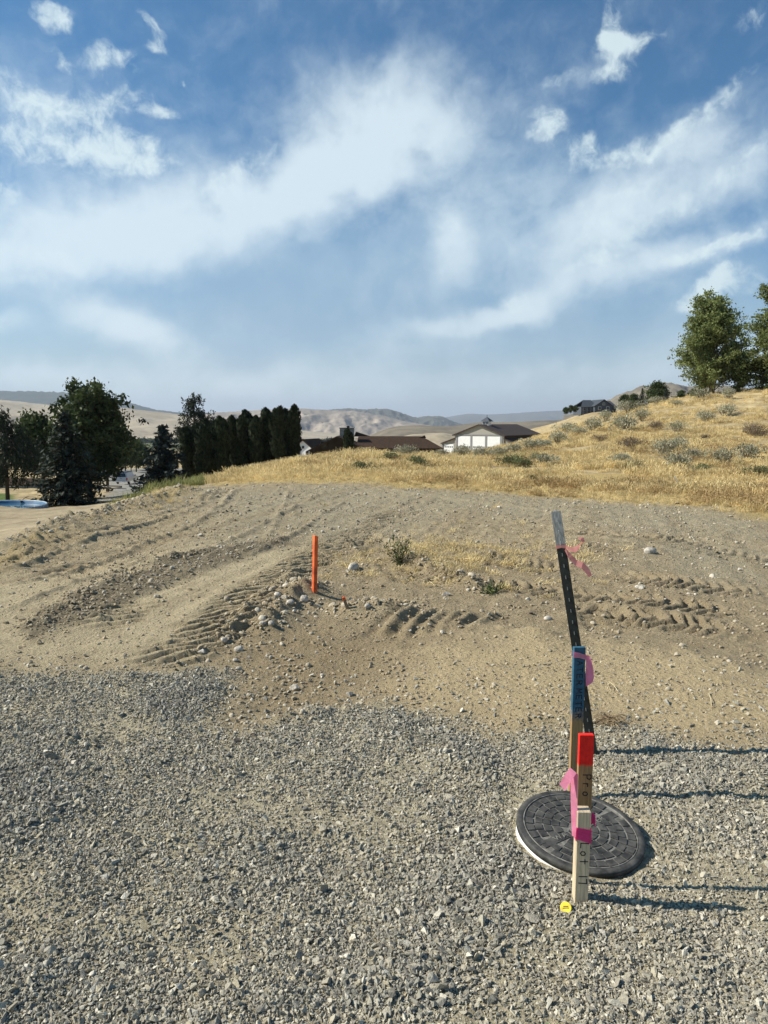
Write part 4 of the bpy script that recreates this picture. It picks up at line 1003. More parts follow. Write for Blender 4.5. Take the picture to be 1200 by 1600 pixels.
# sagebrush on the bank and the hill, each placed where it grows
BM = {'s': [bush_mesh(500 + i, M_SAGE_L) for i in range(4)], 'g': [bush_mesh(510 + i, M_SAGE_G) for i in range(3)], 'b': [bush_mesh(520 + i, M_SAGE_B, 1100, True) for i in range(3)]}
BUSH = [(981, 648, 29, 's', 'grey sagebrush high on the slope below the hilltop house'), (974, 676, 36, 's', 'large grey sagebrush midway up the slope below the hilltop house'), (927, 677, 28, 's', 'grey sagebrush on the slope left of the largest clump'),
    (987, 702, 32, 'b', 'dark brushy sagebrush low on the slope, left of centre'), (1036, 711, 34, 's', 'wide dark sagebrush low on the hill, left half of a pair'), (1060, 702, 24, 's', 'sagebrush low on the hill, right half of a pair'),
    (1057, 677, 22, 's', 'small grey sagebrush on the middle of the hill'), (1025, 673, 24, 'b', 'brownish brush on the middle of the hill'), (1130, 650, 24, 's', 'tall grey sagebrush below the cottonwood'), (1101, 659, 22, 's', 'grey sagebrush below and left of the cottonwood'),
    (1130, 728, 32, 's', 'pale upright sagebrush near the right foot of the hill'), (972, 726, 24, 's', 'pale sagebrush at the foot of the slope above the dirt'), (989, 734, 24, 'g', 'low green bush beside the pale sagebrush at the slope foot'),
    (1057, 732, 32, 's', 'grey green sagebrush behind the leaning white stake'), (1104, 740, 24, 'g', 'low green bush right of the leaning white stake'), (1186, 747, 34, 'g', 'green bush at the right edge low on the hill'),
    (1166, 718, 32, 's', 'pale feathery sagebrush near the right edge'), (1083, 719, 24, 's', 'pale sagebrush above the leaning white stake'), (1003, 659, 22, 's', 'sagebrush right of the highest clump on the slope'),
    (1026, 632, 16, 's', 'sagebrush on the skyline below the dark hilltop trees'), (1056, 636, 14, 's', 'small sagebrush on the skyline left of the cottonwood'), (1094, 626, 24, 's', 'sagebrush at the foot of the cottonwood, left side'), (1138, 624, 20, 's', 'sagebrush at the foot of the cottonwood, right side'),
    (1174, 681, 30, 'b', 'brown dead brush high near the right edge'), (1192, 684, 26, 'b', 'brown dead brush cut by the right edge'), (1101, 690, 18, 'b', 'small brown dead brush on the middle of the hill'), (946, 659, 20, 's', 'grey sagebrush near the skyline left of the large clump'),
    (885, 677, 22, 's', 'grey sagebrush on the left shoulder of the hill'), (907, 682, 20, 's', 'grey sagebrush just below the left shoulder of the hill'), (872, 694, 26, 's', 'wide sagebrush where the hill meets the hollow'), (935, 690, 18, 'b', 'small brown brush on the lower left slope'),
    (677, 711, 22, 's', 'pale sagebrush at the right end of the dark roofed house'), (694, 715, 22, 's', 'sagebrush in front of the barn, first from the left'), (722, 716, 32, 's', 'sagebrush in front of the barn, second from the left'), (748, 717, 28, 's', 'sagebrush in front of the barn, third from the left'),
    (766, 716, 22, 's', 'sagebrush in front of the barn, fourth from the left'), (785, 716, 30, 's', 'sagebrush in front of the barn, fifth from the left'), (803, 710, 28, 's', 'sagebrush at the right corner of the barn'), (826, 706, 30, 's', 'sagebrush right of the barn, nearest to it'), (842, 703, 26, 's', 'sagebrush right of the barn, next to nearest'), (856, 701, 22, 's', 'sagebrush right of the barn, farthest from it'),
    (653, 730, 28, 'g', 'dark green bush on the bank left of the barn'), (633, 716, 24, 's', 'grey bush on top of the bank in front of the dark roof'), (612, 722, 26, 'g', 'green bush on the bank left of the dark green one'), (571, 738, 26, 'g', 'low green bush in the middle of the grass bank'),
    (797, 730, 34, 'g', 'bright green weedy bush below the barn'), (815, 731, 24, 'g', 'green weedy bush right of the bright one below the barn'), (850, 728, 26, 's', 'thin pale sagebrush on the lower grass right of the barn'), (830, 752, 18, 'g', 'tiny dark bush near the dirt below the barn')]
for i, (px, py, w, k, lb) in enumerate(BUSH):
    g = cast(px, py, 12); s = w * g.y / F * (1.15 if 31 <= i <= 40 else 1.45)
    o = empty('sagebrush' if k != 'g' else 'green_bush', (g.x, g.y, g.z - .04 * s))
    for nm, me_ in BM[k][i % len(BM[k])]: link(nm, me_, o)
    o.scale = (s, s, s * (1.15 if k == 's' else .95)); o.rotation_euler = (0, 0, i * 1.7)
    tag(o, lb, 'bush', 'bushes on the bank and hillside')
# the green bush on the dirt and the tangle of dry twigs
def sprig_bush(seed, n=34, h=.27, sp=.11):
    r = np.random.default_rng(seed); L = Leaves(); S = Leaves()
    for _ in range(n):
        a = r.uniform(0, 6.28); q = sp * math.sqrt(r.uniform()); tip = np.array([math.cos(a) * q * 1.6, math.sin(a) * q * 1.6, h * r.uniform(.5, 1)]); b0 = np.array([math.cos(a) * q * .2, math.sin(a) * q * .2, -.02])
        for j in range(9):
            f = (j + 1) / 9; c = b0 + (tip - b0) * f; ax = (tip - b0) / h * .5 + rvec(r) * .7; ax /= np.linalg.norm(ax); b = np.cross(ax, rvec(r)); b /= np.linalg.norm(b) + 1e-9
            k = r.uniform(.018, .036); L.quad(c + ax * k, ax * k, b * k * .22, float(r.uniform()))
        c = (b0 + tip) / 2; ax = (tip - b0) / 2; b = np.cross(ax, rvec(r)); b = b / np.linalg.norm(b) * .0025; S.quad(c, ax, b, .1)
    me = L.mesh(); me.materials.append(M_SHRUB); ms = S.mesh(); ms.materials.append(M_SAGE_B); return [('stems', ms), ('foliage', me)]
g = cast(621, 880, 2); o = empty('green_bush', g)
for nm, me_ in sprig_bush(71): link(nm, me_, o)
tag(o, 'small wispy green bush growing on the dirt right of the orange stake', 'bush')
g = cast(768, 928, 2); o = empty('green_bush', g)
for nm, me_ in sprig_bush(72, 14, .07, .08): link(nm, me_, o)
tag(o, 'tiny dark weed on the dirt between the bush and steel post', 'bush')
def twig_tangle():
    r = random.Random(8); bm = bmesh.new()
    for i in range(70):
        a = r.uniform(0, 6.28); q = r.uniform(0, .09); p = Vector((math.cos(a) * q, math.sin(a) * q * .7, r.uniform(0, .035)))
        d = Vector((r.gauss(0, 1), r.gauss(0, .7), r.uniform(-.1, .5))).normalized() * r.uniform(.04, .11); bend = Vector((r.gauss(0, .012), r.gauss(0, .012), .015))
        add_tube(bm, [p - d * .5, p + bend, p + d * .5], [.0018, .0016, .0008], 4)
    return bm_mesh(bm, 'twigs')
g = cast(953, 1132, 2); o = link('dry_twigs', twig_tangle(), None, mat('dead_twigs', (.30, .22, .13), .9, .1, .5, 9, rnd=0)); o.location = g
tag(o, 'tangle of dry pale twigs lying at the gravel edge right of the stakes', 'twigs')
for i, (x0, y0, x1, y1, lb) in enumerate(((1107, 1088, 1112, 1106, 'short straw stem standing on the sandy mound at right'), (951, 1068, 966, 1082, 'pale straw lying on the sandy mound beside the blue stake'))):
    a, b = cast(x0, y0, 2), cast(x1, y1, 2); bm = bmesh.new(); m_ = (a + b) / 2
    add_tube(bm, [a - m_ + Vector((0, 0, .012)), Vector((.004, 0, .014)), b - m_ + Vector((0, 0, .004))], [.0016, .0022, .0016], 5)
    o = link('straw_stem', bm_mesh(bm), None, bpy.data.materials.get('straw_stem') or mat('straw_stem', (.62, .52, .32), .7, .2)); o.location = m_
    tag(o, lb, 'straw')

# ------------------------------------------------------------------ rocks that stand out singly
ROCKS = [(1018, 866, 19, 1, 'pale round cobble alone on the far dirt right of the steel post'), (1000, 921, 18, 0, 'lumpy pale rock on the dirt right of the steel post'), (552, 892, 22, 1, 'smooth grey cobble among small stones right of the orange stake'),
    (475, 940, 18, 1, 'pale cobble on the little heap at the foot of the orange stake'), (453, 945, 13, 1, 'pale stone left of the cobble at the foot of the orange stake'), (574, 950, 12, 1, 'pale stone right of the tiny orange tipped peg'), (697, 931, 15, 0, 'flat pale stone on the dirt beyond the tooth gouges'),
    (691, 991, 9, 1, 'small white pebble at the lower end of the tooth gouges'), (433, 931, 11, 1, 'small stone on the track edge left of the orange stake'), (410, 977, 11, 1, 'left of two pale stones side by side below the orange stake'), (423, 980, 12, 1, 'right of two pale stones side by side below the orange stake'),
    (315, 1023, 17, 0, 'angular stone at the lower end of the machine track'), (372, 1018, 15, 1, 'pale stone on the dug earth near the end of the machine track'), (350, 1008, 12, 1, 'small stone beside the lower end of the machine track'), (368, 1035, 9, 1, 'small white stone just above the gravel corner'),
    (460, 1080, 18, 0, 'flat pale rock half buried at the edge of the dug earth'), (508, 1079, 10, 0, 'small dark angular rock in the dug earth'), (546, 1088, 17, 0, 'pale flat rock at the gravel edge below the dug earth'), (503, 1057, 8, 1, 'tiny pale stone in the middle of the dug earth'),
    (856, 970, 14, 1, 'pale cobble on the dirt left of the steel post'), (830, 961, 11, 1, 'brown cobble left of the pale one by the steel post'), (369, 1161, 16, 0, 'dark rock at the gravel edge below the dug earth'), (395, 1150, 12, 0, 'pale stone on the gravel edge right of the dark rock'), (460, 958, 11, 0, 'stone on the lower side of the heap by the orange stake'),
    (640, 988, 8, 0, 'small stone under the first tooth gouge'), (543, 895, 10, 0, 'small stone touching the smooth grey cobble on its left'), (1156, 892, 9, 0, 'small white rock far right on the grey dirt'), (312, 838, 10, 0, 'white stone on the far left dirt'), (780, 795, 8, 0, 'white stone near the far edge of the dirt'),
    (618, 832, 9, 0, 'white stone beyond the green bush'), (498, 1332, 10, 1, 'white pebble on the gravel left of centre'), (880, 1330, 9, 1, 'pale pebble against the meter lid'), (118, 1340, 11, 1, 'single white pebble far left on the gravel'), (790, 1376, 14, 0, 'large pale gravel piece left of the lot stake')]
RM = [stone_mesh(600 + i, 16, .62) for i in range(5)] + [stone_mesh(610 + i, 0, .7, True) for i in range(5)]
M_ROCK = mat('pale_rock', (.44, .39, .31), .9, .2, .25, 1.6, .35, c2=(.52, .47, .39), rnd=.2, bdist=.08)
M_ROCKD = mat('dark_rock', (.15, .12, .09), .9, .2, .3, 1.6, .35, bdist=.08)
for m_ in RM: m_.materials.append(M_ROCK)
RMD = RM[1].copy(); RMD.materials.clear(); RMD.materials.append(M_ROCKD)
for i, (px, py, w, rd, lb) in enumerate(ROCKS):
    g = cast(px, py, 1.3); s = w * g.y / math.cos(PITCH) / F * .5
    dark = 'dark' in lb or 'brown' in lb
    o = link('rock', RMD if dark else RM[(i % 5) + 5 * rd]); o.location = (g.x, g.y + s * .4, g.z + s * .28); o.scale = (s, s, s)
    o.rotation_euler = (random.uniform(-.15, .15), random.uniform(-.15, .15), i * 2.1)
    tag(o, lb, 'rock', 'stones lying singly on the dirt')

# ------------------------------------------------------------------ the stakes, the steel post, the meter lid
def wood_mat(name, c, paint=None, z0=0, z1=0, soft=.05):
    m, T, b = new_mat(name, .8, .2)
    tc = T.new('ShaderNodeTexCoord').outputs['Object']
    mp = T.new('ShaderNodeMapping'); T.l.new(tc, mp.inputs[0]); mp.inputs['Scale'].default_value = (60, 60, 3)
    n = T.noise(mp.outputs[0], 2.2, 5, .6, 1.2).outputs[0]
    cc = T.mix(T.ramp(n, .3, .7), (*[v * .68 for v in c], 1), (*[min(1, v * 1.12) for v in c], 1))
    if paint:
        sp = T.new('ShaderNodeSeparateXYZ'); T.l.new(tc, sp.inputs[0])
        d = T.noise(tc, 70, 5, .7).outputs[0]
        f = T.ramp(T.math('ADD', sp.outputs[2], T.math('MULTIPLY', T.math('SUBTRACT', d, .5), soft)), z0, z1)
        n2 = T.noise(tc, 40, 4, .6).outputs[0]
        n2 = T.math('ADD', T.math('MULTIPLY', n2, .6), T.math('MULTIPLY', n, .4))
        pc = T.mix(T.ramp(n2, .3, .7), (*[v * .66 for v in paint], 1), (*[min(1, v * 1.15) for v in paint], 1))
        cc = T.mix(f, cc, pc)
    T.l.new(cc, b.inputs['Base Color'])
    bp = T.new('ShaderNodeBump'); bp.inputs['Strength'].default_value = .25; bp.inputs['Distance'].default_value = .002
    T.l.new(n, bp.inputs['Height']); T.l.new(bp.outputs[0], b.inputs['Normal'])
    return m
M_INK = mat('marker_ink', (.012, .012, .02), .5, .3, .2)
M_PINK = mat('pink_flagging', (1.0, .42, .56), .45, .35, .12, 30)
M_HOT = mat('hot_pink_flagging', (1.0, .10, .36), .45, .35, .12, 30)
M_PALEPINK = mat('faded_pink_flagging', (1.0, .52, .46), .5, .3, .12, 30)
for m_ in (M_PINK, M_HOT, M_PALEPINK):     # thin plastic film lets light through
    T = NT(m_.node_tree); b = T.n['Principled BSDF']; tr = T.new('ShaderNodeBsdfTranslucent')
    src = b.inputs['Base Color'].links[0].from_socket; T.l.new(src, tr.inputs[0])
    mx = T.new('ShaderNodeMixShader'); mx.inputs[0].default_value = .55
    T.l.new(b.outputs[0], mx.inputs[1]); T.l.new(tr.outputs[0], mx.inputs[2]); T.l.new(mx.outputs[0], T.n['Material Output'].inputs[0])

# hand lettering: strokes in a unit cell (x right, y up)
GLY = {'W': [[(0, 1), (.22, 0), (.5, .7), (.78, 0), (1, 1)]], 'A': [[(0, 0), (.45, 1), (.9, 0)], [(.2, .38), (.72, .4)]], 'T': [[(0, .97), (.95, 1)], [(.48, .98), (.5, 0)]],
    'E': [[(.85, 1), (.05, .98), (.02, .02), (.88, 0)], [(.03, .52), (.7, .5)]], 'R': [[(.05, 0), (.03, 1), (.7, .95), (.78, .7), (.6, .5), (.05, .48)], [(.4, .5), (.88, 0)]],
    'M': [[(0, 0), (.12, 1), (.5, .3), (.85, 1), (1, 0)]], 'P': [[(.05, -.05), (.05, 1), (.65, 1), (.82, .78), (.65, .5), (.08, .46)]], 'r': [[(.08, .62), (.1, 0)], [(.1, .42), (.32, .62), (.62, .58)]],
    'o': [[(.42, .62), (.12, .48), (.08, .15), (.38, .0), (.7, .16), (.68, .5), (.42, .62)]], 'L': [[(.08, 1), (.04, .02), (.82, 0)]], 't': [[(.36, .95), (.38, 0)], [(.02, .58), (.76, .6)]],
    '1': [[(.2, 1), (.22, 0)]], '7': [[(.0, .96), (.85, 1), (.78, 0)]], ' ': []}
def lettering(text, width, line, gap=.34, wd=.8):
    "strokes laid out along +x, letters `width` tall in y; flat ribbons facing -y of the local frame after turning"
    bm = bmesh.new(); x = 0.0
    for ch in text:
        for st in GLY[ch]:
            pts = [Vector((x + p[0] * width * wd, 0, p[1] * width)) for p in st]
            for a, b in zip(pts, pts[1:]):
                d = (b - a).normalized(); n = Vector((-d.z, 0, d.x)) * line * .5; e = d * line * .35
                add_poly(bm, [a - e - n, b + e - n, b + e + n, a - e + n], (0, .0012, 0))
        x += width * (wd * (.55 if ch in '1 ' else 1) + gap)
    return bm_mesh(bm, 'lettering'), x

def stake(name, base, w, d, h, material, label, lean=(0, 0), rz=0.0, point=None, bev=.002):
    e = empty(name, base, rz, label=label, cat='stake'); e.rotation_euler = (lean[0], lean[1], rz)
    bm = bmesh.new(); add_box(bm, (-w / 2, -d / 2, -.12), (w / 2, d / 2, h), bev)
    if point:
        for v in bm.verts:
            if v.co.z > h - .002 and v.co.x > 0: v.co.z -= point
    link('shaft', bm_mesh(bm), e, material); return e

# lot stake
b0 = gp(905.5, 1412, .012); b0.z = gz(b0.x, b0.y)
M_LOT = wood_mat('pine_stake', (.66, .52, .34)); 
w_ = .0455; LH = .318
lot = stake('survey_stake', b0, w_, .040, LH, M_LOT, 'short square wooden survey stake marked Lot 17 wrapped in hot pink ribbon', rz=R(-3), bev=.003)
t, L_ = lettering('Lot', .026, .0033, .3); o = link('lettering', t, lot, M_INK); o.rotation_euler = (0, R(90), 0); o.location = (-.008, -.0206, LH - .108)
t, L_ = lettering('17', .026, .0033, .1, .7); o = link('lettering', t, lot, M_INK); o.rotation_euler = (0, R(90), 0); o.location = (-.010, -.0206, LH - .222)
# hot pink wrap with a tail that stands up behind
rb = empty('flagging_ribbon', b0, R(-3), label='hot pink flagging ribbon wrapped round the lot stake with a tail sticking up', cat='ribbon')
bm = bmesh.new(); r_ = random.Random(3)
for k in range(4):
    z = LH - .066 - k * .009; dz = .010 + .004 * k
    for (ax, ay), (bx2, by2) in (((-w_ / 2, -.0218 - .0004 * k), (w_ / 2 + .001, -.0218 - .0004 * k)), ((w_ / 2 + .0012 + .0003 * k, -.022), (w_ / 2 + .0012 + .0003 * k, .021)), ((-w_ / 2 - .0012 - .0003 * k, -.022), (-w_ / 2 - .0012 - .0003 * k, .021)), ((-w_ / 2, .0215 + .0004 * k), (w_ / 2, .0215 + .0004 * k))):
        s = dz * .35 if ay < 0 and by2 < 0 else 0
        add_strip(bm, [(ax, ay, z + s), (bx2, by2, z - s)], [(0, 0, .0085), (0, 0, .0075)], .0003)
link('wrap', bm_mesh(bm), rb, M_HOT)
bm = bmesh.new()
add_strip(bm, [(-.027, -.016, LH - .09), (-.029, -.010, LH - .03), (-.031, -.003, LH + .03), (-.031, .004, LH + .085), (-.030, .008, LH + .120), (-.034, .006, LH + .128), (-.052, -.004, LH + .108), (-.072, -.014, LH + .078)],
          [(.008, -.006, 0), (.0088, -.007, .001), (.0092, -.006, -.001), (.0098, -.008, .001), (.0095, -.008, -.003), (.009, -.006, -.006), (.0082, -.008, -.0075), (.0088, -.006, -.0078)], .0004)
link('tail', bm_mesh(bm), rb, M_PINK)
bm = bmesh.new()
for k in range(5): add_strip(bm, [(w_ / 2, .0, LH - .03 - .004 * k), (w_ / 2 + .012, .004, LH - .022 - .006 * k), (w_ / 2 + .018, .0, LH - .03 - .007 * k)], [(0, .004, .005)] * 3, .0004)
link('knot', bm_mesh(bm), rb, M_HOT)

# red topped lath
b1 = gp(907, 1387); b1.z = gz(b1.x, b1.y)
M_RED = wood_mat('red_topped_lath', (.38, .235, .105), (1.0, .03, .02), .418, .432, .022)
red = stake('survey_lath', b1, .049, .018, .533, M_RED, 'wooden lath with bright red painted top lettered Pro behind the lot stake', rz=R(-1), lean=(0, 0), bev=.0015)
t, L_ = lettering('Pro', .026, .0032, .36); o = link('lettering', t, red, M_INK); o.rotation_euler = (0, R(90), 0); o.location = (-.007, -.0098, .393)
# blue water meter lath
b2 = gp(897, 1248); b2.z = gz(b2.x, b2.y)
M_BLU = wood_mat('blue_painted_lath', (.40, .25, .115), (.045, .125, .185), .33, .40, .16)
BH = .662
blu = stake('survey_lath', b2, .050, .020, BH, M_BLU, 'tall blue painted lath lettered WATER METER tied with pink ribbon', rz=R(6), lean=(R(-1.0), R(.3)), bev=.0015)
t, L_ = lettering('WATER', .024, .0034, .38); o = link('lettering', t, blu, M_INK); o.rotation_euler = (0, R(90), 0); o.location = (-.010, -.0108, BH - .030)
t, L_ = lettering('METER', .024, .0034, .34); o = link('lettering', t, blu, M_INK); o.rotation_euler = (0, R(90), 0); o.location = (-.010, -.0108, BH - .178)
rb = empty('flagging_ribbon', b2, R(2), label='pink flagging ribbon tied round the top of the blue lath', cat='ribbon'); rb.rotation_euler = blu.rotation_euler
bm = bmesh.new()
add_strip(bm, [(-.027, -.0115, BH - .030), (0, -.0125, BH - .034), (.027, -.0118, BH - .043)], [(0, 0, .0125), (0, 0, .011), (0, 0, .010)], .0004)
add_strip(bm, [(.0265, -.0118, BH - .043), (.0268, 0, BH - .04), (.0265, .0125, BH - .036)], [(0, 0, .010)] * 3, .0004)
add_strip(bm, [(.0265, .0125, BH - .036), (-.0265, .0125, BH - .03)], [(0, 0, .011)] * 2, .0004)
link('wrap', bm_mesh(bm), rb, M_PINK)
bm = bmesh.new()
add_strip(bm, [(.022, -.010, BH - .040), (.034, -.014, BH - .045), (.040, -.013, BH - .066), (.044, -.012, BH - .095), (.046, -.010, BH - .125), (.044, -.012, BH - .152), (.038, -.012, BH - .165)],
          [(0, -.004, .010), (.006, -.006, .009), (.010, -.007, .003), (.013, -.008, 0), (.015, -.009, 0), (.012, -.008, .004), (.006, -.004, .006)], .0004)
link('tail', bm_mesh(bm), rb, M_PINK)

# leaning steel T-post
b3 = gp(926, 1187); b3.z = gz(b3.x, b3.y); top3 = at(868.5, 799, b3.y)
ax = top3 - b3; PL = ax.length
post = empty('fence_post', b3, label='tall black steel T-post with bare silver top leaning left behind the stakes', cat='post')
post.rotation_euler = ax.to_track_quat('Z', 'Y').to_euler()
q_ = ax.to_track_quat('Z', 'Y'); post.rotation_mode = 'QUATERNION'
from mathutils import Quaternion
# turn the flange face towards the viewer
best = max((Quaternion((0, 0, 1), R(a)) for a in range(0, 360, 2)), key=lambda qq: (q_ @ qq @ Vector((0, -1, 0))).dot(Vector((-.22, -.97, 0))))
post.rotation_quaternion = q_ @ best
M_STEEL = mat('black_steel', (.014, .018, .016), .5, .5, .4, 20, .2, bdist=.002)
M_SILVER = mat('bare_steel', (.36, .37, .37), .45, .5, .35, 22, .25, metal=.6, stretch=(6, 6, 1), bdist=.002)
cut = PL * .865
def tee(z0, z1):
    bm = bmesh.new(); s = [(-.022, 0), (.022, 0), (.022, .0035), (.003, .005), (.0022, .042), (-.0022, .042), (-.003, .005), (-.022, .0035)]
    add_poly(bm, [(x, y, z0) for x, y in s], (0, 0, z1 - z0)); return bm_mesh(bm)
link('shaft', tee(-.25, cut), post, M_STEEL); link('bare_top', tee(cut + .0005, PL), post, M_SILVER)
stud = box_mesh((-.0022, -.0045, -.008), (.0022, .0005, .008), .0012); stud.materials.append(mat('worn_stud', (.13, .135, .13), .45, .4, .4, 60))
stud2 = stud.copy(); stud2.materials.clear(); stud2.materials.append(M_SILVER)
k = 0
z = .12
while z < PL - .03:
    o = link('stud', stud if z < cut else stud2, post); o.location = (0, -.0008, z); z += .054
rb = empty('flagging_ribbon', b3, label='faded pink flagging ribbon fluttering near the top of the steel post', cat='ribbon')
rb.rotation_mode = 'QUATERNION'; rb.rotation_quaternion = post.rotation_quaternion
bm = bmesh.new(); zc = cut - .008
add_strip(bm, [(-.0235, -.0065, zc + .004), (0, -.0075, zc + .004), (.0235, -.0065, zc)], [(0, 0, .008), (0, 0, .006), (0, 0, .008)], .0004)
add_strip(bm, [(.0235, -.0065, zc), (.012, .025, zc), (0, .044, zc), (-.012, .025, zc), (-.0235, -.0065, zc + .004)], [(0, 0, .007)] * 5, .0004)
link('wrap', bm_mesh(bm), rb, M_PALEPINK)
bm = bmesh.new()
add_strip(bm, [(.020, -.010, zc), (.036, -.014, zc - .012), (.058, -.014, zc - .018), (.080, -.010, zc - .008), (.098, -.008, zc + .012), (.100, -.010, zc + .024), (.082, -.014, zc + .030)],
          [(.002, 0, .006), (-.004, .004, .011), (-.002, .005, .012), (.006, .004, .011), (.010, .004, .002), (.002, .004, .010), (-.004, .003, .006)], .0004)
add_strip(bm, [(.016, -.010, zc - .01), (.034, -.012, zc - .05), (.056, -.010, zc - .082), (.080, -.012, zc - .094), (.100, -.010, zc - .125), (.108, -.012, zc - .150)],
          [(.003, 0, .005), (.008, .004, .007), (.005, .004, .012), (.006, .005, .013), (.010, .004, .006), (.008, .004, .002)], .0004)
link('tail', bm_mesh(bm), rb, M_PALEPINK)

# meter lid on its white pit ring
lid = empty('meter_lid', (LIDC.x, LIDC.y, gz(LIDC.x, LIDC.y) + .048), label='round black patterned water meter lid tilted on a white pit ring', cat='lid')
nrm = Vector((.066, -.104, 1)).normalized(); lid.rotation_mode = 'QUATERNION'; lid.rotation_quaternion = nrm.to_track_quat('Z', 'Y')
M_LID = mat('black_cast_lid', (.030, .030, .028), .7, .35, .3, 17, .4, c2=(.080, .076, .066), bdist=.003)
M_DUST = mat('dusty_joint', (.19, .18, .155), .95, .1, .45, 40, .3, bdist=.002)
M_PIT = mat('white_pit_ring', (.78, .77, .72), .6, .3, .12, 12)
def revolve(prof, n=96):
    bm = bmesh.new(); rings = []
    for (r0, z) in prof: rings.append([bm.verts.new((r0 * math.cos(2 * math.pi * k / n), r0 * math.sin(2 * math.pi * k / n), z)) for k in range(n)])
    for a, b in zip(rings, rings[1:]):
        for k in range(n): bm.faces.new((a[k], a[(k + 1) % n], b[(k + 1) % n], b[k]))
    if prof[0][0] > 0: bm.faces.new(rings[0])
    bm.faces.new(rings[-1][::-1]); return bm_mesh(bm)
RL = .239
o = link('plate', revolve([(.01, -.002), (.2095, -.002), (.2098, -.0265), (.01, -.0265)], 96), lid, M_DUST)
def annulus(r0, r1, z0, z1, n=96, bev=.004):
    bm = bmesh.new(); prof = [(r0, z0), (r0, z1 - bev * .3), (r0 + bev * .5, z1), (r1 - bev, z1), (r1, z1 - bev), (r1, z0)]
    rings = [[bm.verts.new((q * math.cos(2 * math.pi * k / n), q * math.sin(2 * math.pi * k / n), z)) for k in range(n)] for q, z in prof]
    for i in range(len(rings)):
        a, b = rings[i], rings[(i + 1) % len(rings)]
        for k in range(n): bm.faces.new((a[k], a[(k + 1) % n], b[(k + 1) % n], b[k]))
    return bm_mesh(bm, 'ring', True)
link('rim', annulus(.2140, RL, -.020, .002), lid, M_LID)
link('inner_bead', annulus(.2100, .2138, -.006, .0028, bev=.001), lid, M_DUST)
link('pit_ring', annulus(.205, .2365, -.12, -.0205, bev=.002), lid, M_PIT)
def sector(r0, r1, a0, a1, z0, z1, ins=.0030):
    bm = bmesh.new(); n = 4; pts = []
    r0 += ins; r1 -= ins; d0 = ins / max(r0, .01); d1 = ins / r1
    for i in range(n + 1): a = a0 + d1 + (a1 - a0 - 2 * d1) * i / n; pts.append((r1 * math.cos(a), r1 * math.sin(a), z0))
    for i in range(n + 1): a = a1 - d0 - (a1 - a0 - 2 * d0) * i / n; pts.append((r0 * math.cos(a), r0 * math.sin(a), z0))
    add_poly(bm, pts, (0, 0, z1 - z0)); return bm_mesh(bm)
rr = [.040, .074, .108, .141, .174, .2085]; r_ = random.Random(5)
for i in range(5):
    n = (9, 14, 20, 25, 30)[i]; off = r_.uniform(0, 1)
    for k in range(n):
        a0 = (k + off) * 2 * math.pi / n; am = a0 + math.pi / n; yy = (rr[i] + rr[i + 1]) / 2 * math.sin(am)
        if -.022 < yy < .020: continue           # plain band left for the raised lettering
        j = r_.uniform(-.004, .004) if i < 4 else 0
        o = link('tile', sector(rr[i] + j, rr[i + 1] + (j if i < 4 else 0), a0, a0 + 2 * math.pi / n, -.0035, .0012 + r_.uniform(-.0006, .0008)), lid, M_LID)
link('name_band', box_mesh((-.200, -.019, -.0035), (.200, .017, .0004), .0015), lid, M_LID)
cu = bpy.data.curves.new('lettering', 'FONT'); cu.body = 'WATER METER'; cu.size = .034; cu.extrude = .0014; cu.align_x = 'CENTER'; cu.align_y = 'CENTER'; cu.space_character = 1.25
fo = bpy.data.objects.new('lid_text', cu); col.objects.link(fo); bpy.context.view_layer.update()
tm = bpy.data.meshes.new_from_object(fo.evaluated_get(bpy.context.evaluated_depsgraph_get())); bpy.data.objects.remove(fo); tm.materials.clear()
o = link('lettering', tm, lid, M_DUST); o.location = (0, -.001, .0014)

# yellow marker disc
g = cast(884, 1424, 1.4)
disc = empty('marker_disc', (g.x, g.y, g.z + .012), label='small yellow plastic marker disc lying on the gravel by the lot stake', cat='marker'); disc.rotation_euler = (R(38), R(-10), R(-12))
link('plate', revolve([(.002, .002), (.0165, .002), (.018, .001), (.018, -.002), (.002, -.002)], 32), disc, mat('yellow_plastic', (.72, .50, .04), .6, .3, .1, 60, .2, c2=(.90, .68, .06), bdist=.002))
for k, (w0, y0) in enumerate(((.008, .003), (.0105, -.002))):
    link('print_line', box_mesh((-w0, y0 - .0011, .0019), (w0, y0 + .0011, .0024)), disc, M_INK)

# orange stake on the dirt and the tiny peg beside it
g = cast(491, 925, 3)
M_ORG = mat('orange_paint', (.50, .085, .03), .75, .2, .2, 7, .4, c2=(.84, .17, .05), bdist=.003)
st = stake('orange_stake', (g.x, g.y, g.z - .02), .037, .037, .535, M_ORG, 'bright orange square stake standing on the dirt left of centre', rz=R(38), lean=(0, R(2.2)), point=.010)
g = cast(543, 951, 3)
pg = empty('survey_peg', g, label='tiny orange tipped peg leaning in the dirt right of the orange stake', cat='stake'); pg.rotation_euler = (0, R(-20), 0)
link('shaft', box_mesh((-.012, -.012, -.05), (.012, .012, .075), .002), pg, mat('weathered_wood', (.26, .19, .12), .9, .1)); link('tip', box_mesh((-.0125, -.0125, .0752), (.0125, .0125, .105), .003), pg, M_ORG)
# leaning white stake in the weeds
a_, b_ = cast(1066, 772, 8), None; a_ = cast(1066, 770, 8); top = at(1054, 744, a_.y)
bm = bmesh.new(); dv = Vector(top) - a_; add_tube(bm, [-dv * .15, dv], [.018, .018], 4)
o = link('white_stake', bm_mesh(bm), None, mat('weathered_lath', (.72, .64, .48), .8, .2)); o.location = a_
tag(o, 'thin pale lath leaning left in the weeds at the hill foot', 'stake')

